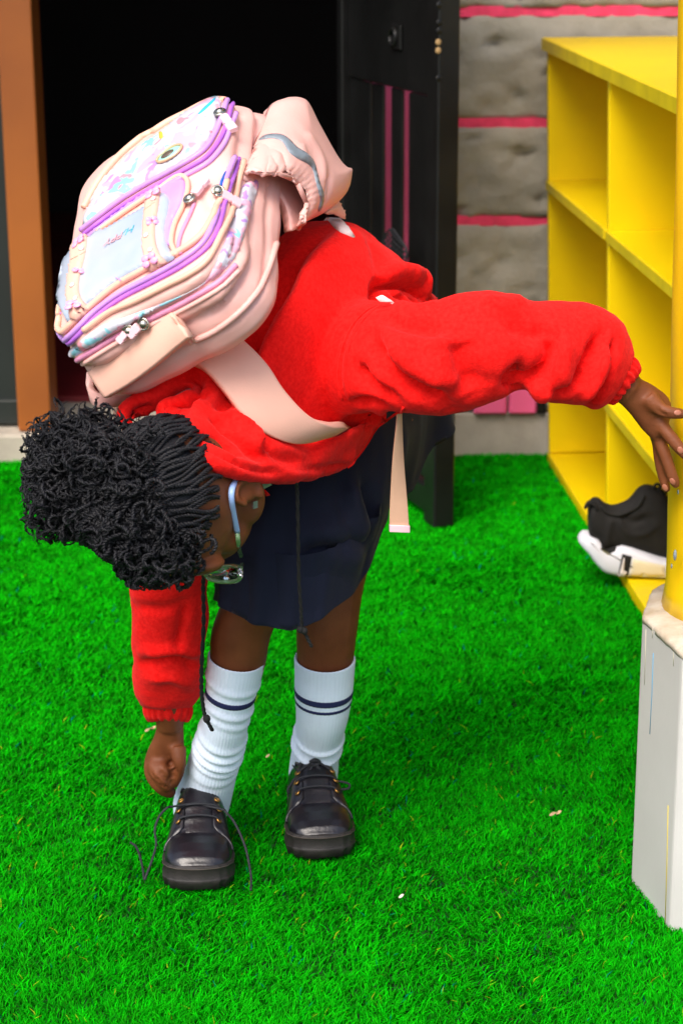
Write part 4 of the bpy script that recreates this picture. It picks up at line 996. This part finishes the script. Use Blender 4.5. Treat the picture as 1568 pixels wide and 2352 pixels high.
while kk < 330:                                  # a second layer of locks wrapped round the crown
    d = V((random.gauss(0, 1), random.gauss(0, 1), random.gauss(0, 1))).normalized()
    if d.dot(FWD) > .3 or d.dot(CX) > .7: continue
    kk += 1
    st = HC + cv(-.050, .008, -.062) + (CX * d.dot(CX) * .062 + CD * d.dot(CD) * .062 + FWD * d.dot(FWD) * .044); tg_ = d.cross(V((random.gauss(0, 1), random.gauss(0, 1), random.gauss(0, 1)))).normalized()
    P = [V(st)]; dd = tg_
    for _ in range(22):
        dd = (dd + V((random.gauss(0, .2), random.gauss(0, .2), random.gauss(0, .2))) - d * .12).normalized(); P.append(P[-1] + dd * .0026)
    if clear_of_face(P): rope(lk, cat(P, 60), random.uniform(.0014, .0026), random.uniform(.007, .015), 5)
while k < 620:                                  # curls lying over crown and forehead
    d = V((random.gauss(0, 1), random.gauss(0, 1), random.gauss(0, 1))).normalized()
    l, f, u = d.dot(HL), d.dot(HF), d.dot(HU)
    if u < .28 or (l > .45 and f < .2) or f < -.75: continue
    th = math.acos(u); ph = math.atan2(f, l); st = scalp(th, ph, .010 + .016 * max(0, u - .4) + random.uniform(0, .008))
    flow = HF * .75 - HL * .35 + V((random.gauss(0, .5), random.gauss(0, .5), random.gauss(0, .5))); flow = flow - d * flow.dot(d) * .95
    if f < -.35: flow = -HL + HU * .6 + V((random.gauss(0, .4), random.gauss(0, .4), random.gauss(0, .4)))
    curl(lk, st, flow, random.uniform(.03, .06), random.uniform(.0013, .0023), random.uniform(.0024, .0056), random.uniform(1.0, 2.6), 900 + k); k += 1
obj("curls", lk, M["hair_black"], hair, kind="stuff")

# ------------------------------------------------------------------ backpack
BR = cv(-.83427, .37349, .40567).normalized(); BU = cv(-.00826, .72706, -.68652); BU = (BU - BR * BU.dot(BR)).normalized(); BF = BR.cross(BU)
BC = CAM + cv(-.21715, -.33033, 2.28141); BW, BH = .2257, .3232
bag = thing("backpack", "pale pink school backpack with camouflage print pocket and white flap on the girl's back", "backpack", BC - BF * .09)
def bl(r, u, f): return BC + BR * r + BU * u + BF * f
def rrect(f, ins, ub, rad, ut=0.0):
    r0, r1, u0, u1 = -BW / 2 + ins, BW / 2 - ins, -BH / 2 + ins - ub, BH / 2 - ins + ut; pts = []; n = 14
    for (cx, cy, a0) in ((r1 - rad, u1 - rad, 0), (r0 + rad, u1 - rad, 90), (r0 + rad, u0 + rad, 180), (r1 - rad, u0 + rad, 270)):
        for k in range(n + 1):
            a = math.radians(a0 + 90 * k / n); pts.append((cx + rad * math.cos(a), cy + rad * math.sin(a)))
    out = []
    Q = [V(p) for p in pts]; L = len(Q)
    for i in range(L):
        a, b = Q[i], Q[(i + 1) % L]; m_ = 6 if (b - a).length > .02 else 1
        for k in range(m_): out.append(a.lerp(b, k / m_))
    # front face bows out towards its middle
    return [bl(p.x, p.y, f + .004 * math.cos(p.x / BW * 2.4) * math.cos(p.y / BH * 2.4)) for p in out]
bb = MB(); sh_ = lambda f, s, rad: [BC + BF * (f) + (p - BC - BF * ((p - BC).dot(BF))) * s for p in rrect(0, 0, 0, rad)]
loft(bb, [sh_(.020, .2, .05), sh_(.019, .5, .05), sh_(.015, .75, .05), sh_(.008, .92, .05), rrect(-.001, .001, 0, .05), rrect(-.010, .0, .001, .05), rrect(-.014, .007, -.003, .048), rrect(-.019, .0, .004, .05), rrect(-.030, -.006, .018, .055), rrect(-.036, -.004, .022, .055), rrect(-.042, .003, .017, .052), rrect(-.047, -.004, .028, .055), rrect(-.060, -.007, .038, .056), rrect(-.066, -.002, .036, .056), rrect(-.072, -.007, .048, .056), rrect(-.088, -.006, .058, .056), rrect(-.100, .002, .056, .056), rrect(-.110, .016, .045, .05)], True, True)
bm_ = remesh(bb, .0032, 3, .4); rough_up(bm_, .0022, 26, 5.0)
bodyb = obj("bag_body", bm_, M["bag_pink"], bag); B_ = bvh_of(bm_)
# big soft creases of the fabric sides
folds(bm_, [([(590, 330), (570, 420), (545, 480)], .008, -.004), ([(470, 440), (490, 470), (520, 440)], .008, -.005), ([(560, 620), (520, 680), (470, 730)], .007, -.004), ([(575, 560), (540, 640), (480, 700)], .008, .004)], B_)
B_ = bvh_of(bm_)
def bp(name, poly, thick, mt, rnd=10, base=.0008, par=bag, step=7, lift=None):
    return obj(name, panel(B_, poly, thick, step, rnd, base, lift), M[mt], par)
def pp(name, px, r, mt, lift=0.0, par=bag, flat=None): return obj(name, pipe(B_, px, r, lift, flat=flat), M[mt], par)
UP_ = [(512, 214), (503, 266), (488, 308), (458, 350), (405, 382), (345, 416), (285, 452), (236, 486), (192, 522), (205, 478), (235, 420), (275, 378), (325, 335), (380, 298), (440, 252), (484, 222)]
up_ = bp("print_pocket", UP_, .006, "camo_print", 16)
pp("piping", [(528, 210), (512, 266), (496, 310), (466, 352), (412, 386), (350, 420), (290, 456), (240, 492), (190, 532)], .0031, "bag_lilac", .003)
pp("zip", [(536, 232), (522, 280), (506, 322), (474, 364), (420, 396), (358, 430), (298, 466), (248, 500), (196, 540)], .0028, "zip_purple", .002)
pp("piping", [(540, 262), (530, 294), (514, 334), (482, 374), (428, 406), (366, 440), (306, 476), (258, 508), (204, 548)], .0030, "bag_lilac", .002)
pp("rim", [(520, 206), (484, 214), (440, 240), (380, 282), (325, 320), (270, 368), (226, 424), (196, 480)], .0044, "bag_peach", .002)
bp("lilac_panel", [(414, 411), (428, 423), (422, 462), (396, 515), (396, 560), (360, 560), (340, 470), (300, 480), (230, 530), (205, 556), (215, 530), (300, 466), (360, 428)], .003, "bag_lilac", 8)
pp("piping", [(226, 536), (296, 486), (356, 446), (408, 410), (430, 414), (434, 440), (424, 476), (404, 520), (398, 560), (410, 590)], .0030, "bag_peach", .003)
pp("piping", [(448, 470), (436, 500), (418, 540), (412, 570), (418, 585)], .0024, "zip_rose", .0015)
fl = bp("flap", [(135, 623), (163, 588), (205, 553), (265, 520), (330, 486), (362, 456), (380, 446), (394, 460), (392, 490), (385, 523), (388, 563), (403, 596), (370, 610), (335, 624), (275, 654), (210, 706), (168, 746), (148, 718), (136, 668)], .006, "vinyl_white", 9, .003)
FB = bvh_of(fl.data)
def on_flap(name, poly, thick, mt, rnd=6, par=None, base=.0008, step=5): return obj(name, panel(FB, poly, thick, step, rnd, base), M[mt], par or bag)
st1 = on_flap("flap_strap", [(338, 432), (342, 422), (354, 417), (366, 423), (368, 442), (364, 480), (358, 515), (359, 556), (370, 586), (388, 610), (362, 626), (346, 628), (334, 600), (328, 570), (329, 530), (334, 478)], .0045, "strap_peach", 5)
st2 = on_flap("flap_strap", [(165, 545), (172, 532), (184, 527), (198, 532), (201, 552), (196, 590), (184, 640), (184, 672), (194, 694), (212, 712), (190, 730), (172, 738), (160, 714), (155, 685), (160, 630), (165, 590)], .0045, "strap_peach", 5)
for st, bf, rvts in ((st1, ((351, 442), (349, 508), (344, 597)), ((353, 457), (336, 541), (346, 574))), (st2, ((181, 554), (181, 623), (169, 700)), ((187, 570), (167, 655), (174, 686)))):
    SB = bvh_of(st.data)
    for i, (u, v) in enumerate(bf):
        p, n = hit(SB, u, v); x = (BR - n * BR.dot(n)).normalized(); y = n.cross(x); mb = MB(); s_ = .0052 if i != 1 else .0038
        for sx, sy in ((1, .6), (-1, .6), (.8, -.6), (-.8, -.6)):
            ball(mb, p + n * .0012 + x * sx * s_ + y * sy * s_, (x * s_ * .95, y * s_ * .8, n * .0018), 8, 6)
        obj("butterfly", mb, M["charm_pink"], st)
    for u, v in rvts:
        p, n = hit(SB, u, v); x = n.orthogonal().normalized(); y = n.cross(x); mb = MB(); ball(mb, p + n * .0008, (x * .0034, y * .0034, n * .0018), 10, 6)
        rv_ = obj("rivet", mb, M["strap_white"], st)
    a_, b_ = (((331, 482), (356, 464)) if st is st1 else ((164, 596), (196, 578)))
    mb = MB(); tr = trace(SB, [a_, ((a_[0] + b_[0]) / 2, (a_[1] + b_[1]) / 2), b_], 4, .0003); tube(mb, [p for p, _ in tr], .0008, 6); obj("stitch_line", mb, M["bag_peach"], st)
fcu = bpy.data.curves.new("word", 'FONT'); 
def word(txt, u, v, size, mt, name):
    c = bpy.data.curves.new(name, 'FONT'); c.body = txt; c.size = size; c.extrude = .0002; c.shear = .25; c.align_x = 'LEFT'
    o = bpy.data.objects.new("tmpw", c); COL.objects.link(o); me = bpy.data.meshes.new_from_object(o.evaluated_get(bpy.context.evaluated_depsgraph_get())); bpy.data.objects.remove(o)
    p, n = hit(FB, u, v); x = (BR - n * BR.dot(n)).normalized(); y = n.cross(x); Mx = Matrix((x, y, n)).transposed().to_4x4(); Mx.translation = p + n * .0006
    me.transform(Mx); obj("lettering", me, M[mt], fl, False)
word("HA", 312, 516, .016, "print_teal", "word_a"); word("PPY", 286, 532, .015, "print_rose", "word_b")
pp("seam", [(268, 575), (267, 610), (272, 640), (288, 652)], .0006, "bag_lilac", .0075)
# main zip round the front and the bands behind it
pp("piping", [(520, 420), (508, 455), (488, 505), (462, 546), (415, 580), (345, 616), (268, 660), (212, 706), (164, 750), (146, 762), (136, 745), (134, 700)], .0038, "bag_peach", .003)
pp("zip", [(537, 362), (520, 408), (507, 455), (491, 513), (467, 560), (416, 600), (346, 640), (276, 676), (216, 720), (166, 770), (142, 782), (130, 766), (129, 715)], .0032, "bag_lilac", .002)
pp("zip", [(548, 366), (532, 412), (519, 460), (503, 520), (478, 568), (424, 610), (352, 650), (282, 686), (222, 730), (172, 780), (146, 793)], .0027, "zip_purple", .0015)
pp("piping", [(558, 373), (545, 423), (530, 483), (507, 543), (477, 600), (435, 632), (385, 657), (315, 692), (255, 718), (195, 760)], .0036, "bag_peach", .0025)
bp("print_band", [(560, 424), (594, 420), (574, 495), (546, 580), (508, 626), (415, 682), (325, 727), (240, 777), (170, 822), (142, 836), (158, 806), (228, 752), (305, 722), (385, 692), (465, 652), (497, 600), (518, 550), (540, 480)], .004, "camo_print", 10)
pp("zip", [(542, 610), (498, 652), (416, 698), (335, 738), (265, 775), (176, 830)], .0034, "zip_rose", .001)
pp("piping", [(548, 622), (504, 664), (422, 710), (340, 750), (270, 787), (182, 842)], .0028, "bag_pink", .001)
pp("piping", [(632, 560), (606, 640), (560, 702), (500, 752), (450, 778)], .0036, "bag_pink", .002)
bp("lining", [(517, 398), (512, 425), (502, 438), (506, 420)], .001, "zip_blue", 4, .004, step=4)
# side pocket with a gathered mouth
SP, SN = BC - BR * (BW / 2 + .004) - BF * .06, -BR
PKP = [(628, 236), (678, 236), (714, 298), (750, 362), (770, 388), (789, 396), (787, 432), (776, 460), (745, 488), (706, 508), (670, 530), (664, 498), (652, 463), (628, 437), (597, 421), (560, 410), (575, 360), (604, 290)]
MOUTH = [(560, 410), (597, 421), (628, 437), (652, 463), (664, 498), (670, 530)]
pm = shell(PKP, MOUTH, SP, SN, .034, .003, 5.5, 75).mesh("side_pocket"); PV = bvh_of(pm)
folds(pm, [([(636, 340), (650, 380), (656, 425)], .008, -.005), ([(700, 300), (735, 360), (745, 420)], .011, .004), ([(690, 420), (705, 460), (712, 490)], .007, -.004), ([(755, 400), (752, 440), (740, 475)], .007, -.005), ([(690, 330), (700, 370)], .010, .004), ([(600, 330), (605, 370), (600, 400)], .008, -.003)], PV)
for k in range(17):
    a = cat(MOUTH, 17)[k]; t = k / 16; dx, dy = (10, -30) if t < .4 else ((30, -20) if t < .75 else (34, -4))
    folds(pm, [([tuple(a), (a[0] + dx, a[1] + dy)], .0026, -.0018 if k % 2 else .0016)], PV)
obj("pocket_back", pillow(PKP, SP, SN, .001, .026, 8, 60), M["bag_pink"], bag)
pocket = obj("side_pocket", pm, M["bag_pink"], bag); PV = bvh_of(pm)
mb = MB(); tr = trace(PV, [(565, 407), (598, 417), (630, 433), (656, 460), (669, 497), (673, 524)], 3.0, .0)
tube(mb, [p + n * .0006 * math.sin(i * 1.15) for i, (p, n) in enumerate(tr)], [.0030 + .0007 * math.sin(i * 1.15 + 1) for i in range(len(tr))], 9); obj("elastic_hem", mb, M["bag_pink"], pocket)
obj("reflective_strip", panel(PV, [(594, 322), (606, 312), (624, 308), (645, 309), (662, 318), (682, 338), (704, 352), (720, 370), (728, 396), (734, 420), (743, 446), (741, 468), (734, 484), (730, 482), (735, 462), (732, 444), (724, 414), (718, 390), (706, 376), (686, 366), (664, 350), (648, 326), (626, 318), (608, 320)], .0012, 5, 3, .0008), M["reflect_grey"], pocket)
bp("pocket_tab", [(752, 372), (772, 388), (790, 396), (788, 432), (776, 456), (758, 440)], .004, "bag_peach", 8) if False else None
tb = pillow([(768, 386), (790, 398), (788, 430), (776, 458), (794, 502), (770, 492), (748, 488), (762, 440)], SP - SN * .004, SN, .006, .006, 6, 12); obj("strap_anchor", tb, M["bag_peach"], bag)
# lining seen inside the pocket mouth, and the padded back edge
bp("pocket_inner", [(600, 424), (628, 440), (652, 466), (664, 498), (655, 522), (615, 556), (575, 540), (580, 470)], .0015, "zip_rose", 8, .001) if False else None
# zip pulls
def pull(m_, a, b, wid, bv=B_, lift=.006):
    p, n = hit(bv, *m_); x = n.orthogonal().normalized(); y = n.cross(x); mb = MB()
    ball(mb, p + n * (lift + .001), (x * .0055, y * .0055, n * .0045), 10, 8); tube(mb, [p + n * (lift + .001) + (x * math.cos(t) + y * math.sin(t)) * .0062 for t in np.linspace(0, 6.283, 14)], .0016, 6)
    o = obj("zip_slider", mb, M["metal"], bag)
    pa, na = hit(bv, *a); pb, nb = hit(bv, *b); d = (pb - pa).normalized(); s = na.cross(d).normalized(); mb = MB()
    rings = []
    for t, w in ((0, .75), (.06, 1), (.45, 1), (.5, .8), (.55, .8), (.6, 1.1), (.96, 1.1), (1, .9)):
        c = pa.lerp(pb, t) + na * (lift + .002); hw = wid / 2 * w
        rings.append([c + s * hw - na * .0025, c + s * hw + na * .0018, c + s * hw * .8 + na * .003, c - s * hw * .8 + na * .003, c - s * hw + na * .0018, c - s * hw - na * .0025])
    loft(mb, rings); obj("pull_tab", mb, M["rubber_pink"], o, False)
pull((508, 269), (514, 280), (538, 313), .0105); pull((442, 466), (452, 459), (480, 424), .0095); pull((499, 445), (505, 452), (546, 476), .0105); pull((336, 742), (326, 744), (304, 766), .010); pull((300, 757), (296, 762), (280, 782), .008)
# badge and small prints on the upper pocket
UB = bvh_of(up_.data); p, n = hit(UB, 391, 355); x = (BR - n * BR.dot(n)).normalized(); y = n.cross(x); ax_ = (x * .85 + y * .2).normalized(); ay_ = n.cross(ax_)
mb = MB(); tube(mb, [p + n * .002 + ax_ * math.cos(t) * .0165 + ay_ * math.sin(t) * .0105 for t in np.linspace(0, 6.283, 30)], .0017, 8); bd = obj("badge", mb, M["badge_gold"], up_)
mb = MB(); ball(mb, p + n * .001, (ax_ * .0155, ay_ * .0095, n * .0018), 18, 8); obj("badge_face", mb, M["badge_mint"], up_)
mb = MB(); ball(mb, p + n * .0022 + ax_ * .002, (ax_ * .009, ay_ * .0058, n * .0022), 14, 8); obj("badge_stone", mb, M["badge_dark"], up_)
def on_up(name, poly, mt): return obj(name, panel(UB, poly, .0008, 4, 3, .0005), M[mt], up_)
on_up("stripe", [(455, 262), (470, 246), (492, 226), (494, 230), (478, 246), (462, 260)], "bag_blue_edge"); on_up("mark", [(366, 304), (373, 304), (374, 316), (367, 318)], "paint_straw")
# top strap, its loops and the shoulder straps
def ribbon(rows, th, mt, name, par=bag):          # rows: (u, v, y, half width px direction du, dv)
    A = cat([list(at(u, v, y)) + list(cv(du, dv, dz) * mpp(at(u, v, y))) for u, v, y, du, dv, dz in rows], len(rows) * 7); rings = []
    for i, a in enumerate(A):
        c, w = V(a[:3]), V(a[3:]); t = V(A[min(i + 1, len(A) - 1)][:3]) - V(A[max(i - 1, 0)][:3]); n = w.cross(t).normalized() * th
        rings.append([c - w - n, c - w * .9 - n * 1.3, c + w * .9 - n * 1.3, c + w - n, c + w + n, c + w * .9 + n * 1.3, c - w * .9 + n * 1.3, c - w + n])
    mb = MB(); loft(mb, rings); return obj(name, mb, M[mt], par)
TS = [(420, 745, 21, 29), (378, 773, 24, 32), (328, 810, 25, 36), (278, 846, 25, 36), (228, 884, 20, 30)]
ty = np.array([hit(B_, u, v)[0].y for u, v, *_ in TS]); ty = np.polyval(np.polyfit(range(5), ty, 1), np.arange(5)); 
ribbon([(u, v, y - .012 - .004 * math.sin(i * .8), du, dv, -10) for i, ((u, v, du, dv), y) in enumerate(zip(TS, ty))], .0045, "strap_peach", "top_strap")
for o_ in ((400, 716), (408, 712)): pp("stitch_line", [o_, (o_[0] + 22, o_[1] + 28), (o_[0] + 42, o_[1] + 58)], .0008, "bag_peach", .012)
ribbon([(208, 868, 2.24, 0, 14, 8), (212, 905, 2.23, 4, 20, 8), (238, 920, 2.23, 0, 14, 6), (285, 915, 2.25, -4, 12, 6), (340, 885, 2.28, -8, 10, 6)], .003, "bag_pink", "grab_loop")
ribbon([(275, 905, 2.27, 10, 2, 0), (270, 935, 2.27, 10, 2, 0), (272, 965, 2.26, 10, 1, 0)], .002, "strap_web", "strap_end")
ribbon([(400, 862, 2.26, 5, 8, 0), (375, 880, 2.255, 6, 8, 0), (352, 892, 2.255, 6, 6, 0), (340, 906, 2.255, 6, -3, 0)], .0018, "rubber_pink", "hang_loop")
SR = [(452, 782, 45, -40), (470, 792, 46, -38), (516, 819, 46, -31), (563, 869, 48, -31), (608, 931, 43, -33), (662, 977, 40, -26), (716, 994, 36, -22), (764, 988, 22, -14), (792, 982, 6, -6)]
yy = np.array([hit(jbv, u, v)[0].y for u, v, *_ in SR]); xx = np.arange(len(SR)); cf = np.polyfit(xx, yy, 3); ys_ = np.polyval(cf, xx); ys_ += (yy - ys_).min() - .009
ribbon([(u, v, y, du, dv, 22) for (u, v, du, dv), y in zip(SR, ys_)], .004, "strap_peach", "shoulder_strap")
obj("lower_strap", panel(jbv, [(742, 490), (760, 492), (780, 500), (800, 524), (814, 545), (798, 541), (770, 526)], .003, 5, 4, .001), M["strap_white"], bag)
ribbon([(868, 688, 2.30, 5, 5, 0), (882, 686, 2.298, 4, 8, 0), (896, 692, 2.298, 3, 3, 0), (905, 700, 2.30, 2, 2, 0)], .0012, "strap_white", "strap_loop")
ribbon([(917, 930, 2.30, 5, 0, 2), (916, 980, 2.31, 7, 0, 6), (914, 1060, 2.32, 13, 1, 8), (915, 1140, 2.325, 19, 2, 6), (916, 1195, 2.325, 22, 2, 4), (917, 1208, 2.325, 22, 1, 3)], .0011, "strap_web", "hanging_strap")
ribbon([(917, 1206, 2.324, 23.5, 1, 3), (917, 1221, 2.324, 23.5, 1, 3)], .0026, "rubber_pink", "strap_fold")

# ------------------------------------------------------------------ sneaker on the bottom board of the rack
sy = atz(1470, 1331, .036).y
snk = thing("sneaker", "black knit sneaker with thick white sole sticking out of the rack's lowest cubby", "sneaker", at(1470, 1331, sy))
SK = [(1333, 1258, 1254, None), (1338, 1264, 1247, None), (1346, 1273, 1241, None), (1357, 1285, 1241, 1169), (1366, 1299, 1243, 1160), (1377, 1312, 1247, 1157), (1386, 1320, 1262, 1163), (1395, 1325, 1271, 1172), (1413, 1330, 1265, 1178), (1430, 1332, 1259, 1174), (1450, 1333, 1264, 1165), (1462, 1333, 1268, 1152), (1473, 1333, 1272, 1136), (1490, 1333, 1278, 1128), (1510, 1333, 1284, 1132), (1530, 1333, 1289, 1140), (1560, 1333, 1294, 1180), (1590, 1333, 1299, 1240), (1610, 1330, 1303, 1278), (1620, 1325, 1307, 1300)]
HWs = [.012, .022, .028, .031, .032, .033, .034, .034, .035, .036, .037, .038, .039, .040, .041, .042, .042, .038, .028, .012]
def sec(u, v0, v1, hw, n=22, ex=.55, oy=0):
    a, b = at(u, v0, sy), at(u, v1, sy); c = (a + b) / 2; h = (b - a) / 2; yv = V((0, 1, 0)) * hw; out = []
    for k in range(n):
        t = 2 * math.pi * k / n; out.append(c + h * math.copysign(abs(math.sin(t)) ** ex, math.sin(t)) + yv * math.copysign(abs(math.cos(t)) ** ex, math.cos(t)) + V((0, hw * 1.0, 0)))
    return out
HM = max(HWs)
def secm(u, v0, v1, hw, **k): return [p + V((0, HM - hw, 0)) for p in sec(u, v0, v1, hw, **k)]
mb = MB(); loft(mb, [secm(u, b, t, w, ex=.45) for (u, b, t, k), w in zip(SK, HWs)]); sole_ = obj("sole", mb, M["foam_white"], snk)
mb = MB(); loft(mb, [secm(u, t + 8, k, w * .86, ex=.75) for (u, b, t, k), w in zip(SK, HWs) if k]); um = remesh(mb, .004, 4)
uo = obj("upper", um, M["knit_black"], snk); UV_ = bvh_of(um)
folds(um, [([(1420, 1190), (1432, 1215), (1450, 1228), (1480, 1226), (1510, 1205)], .006, .004), ([(1405, 1185), (1395, 1230), (1390, 1262)], .006, .003), ([(1425, 1180), (1450, 1200), (1490, 1190)], .008, -.006)], UV_)
SVb = bvh_of(sole_.data)
obj("heel_lug", panel(SVb, [(1380, 1240), (1394, 1242), (1416, 1252), (1412, 1266), (1397, 1273), (1379, 1263)], .002, 5, 3, .0008, smooth_edge=False), M["knit_black"], snk)
obj("sole_patch", panel(SVb, [(1428, 1272), (1450, 1278), (1446, 1300), (1439, 1330), (1417, 1326), (1422, 1300)], .0012, 5, 2, .0008, smooth_edge=False), M["knit_black"], snk)
obj("swoosh", panel(SVb, [(1431, 1280), (1433, 1282), (1432, 1310), (1437, 1312), (1439, 1314), (1434, 1321), (1426, 1324), (1421, 1322), (1422, 1314), (1427, 1296)], .0012, 3, 2, .0022, smooth_edge=False), M["logo_white"], snk)
obj("midsole_window", panel(SVb, [(1452, 1284), (1526, 1299), (1526, 1322), (1445, 1328)], .0008, 6, 3, .0004, smooth_edge=False), M["foam_tan"], snk)
mb = MB(); tube(mb, [at(u, v, sy + .02) for u, v in ((1370, 1170), (1362, 1157), (1350, 1155), (1342, 1168))], [.008, .0075, .007, .005], 8, sub=16, flat=.5); obj("heel_tab", mb, M["knit_black"], snk)
for du in (0, 14):
    mb = MB(); tube(mb, [at(u + du, v, sy + .03) for u, v in ((1496, 1136), (1500, 1120), (1508, 1112), (1516, 1118), (1514, 1134))], .0028, 7, sub=22); obj("lace_loop", mb, M["knit_black"], snk)
mb = MB(); tube(mb, [p - V((0, .002, 0)) for p, _ in trace(UV_, [(1378, 1162), (1393, 1177), (1420, 1182), (1450, 1171), (1467, 1158), (1478, 1137)], 4, .001)], .0035, 8); obj("collar", mb, M["knit_black"], snk)
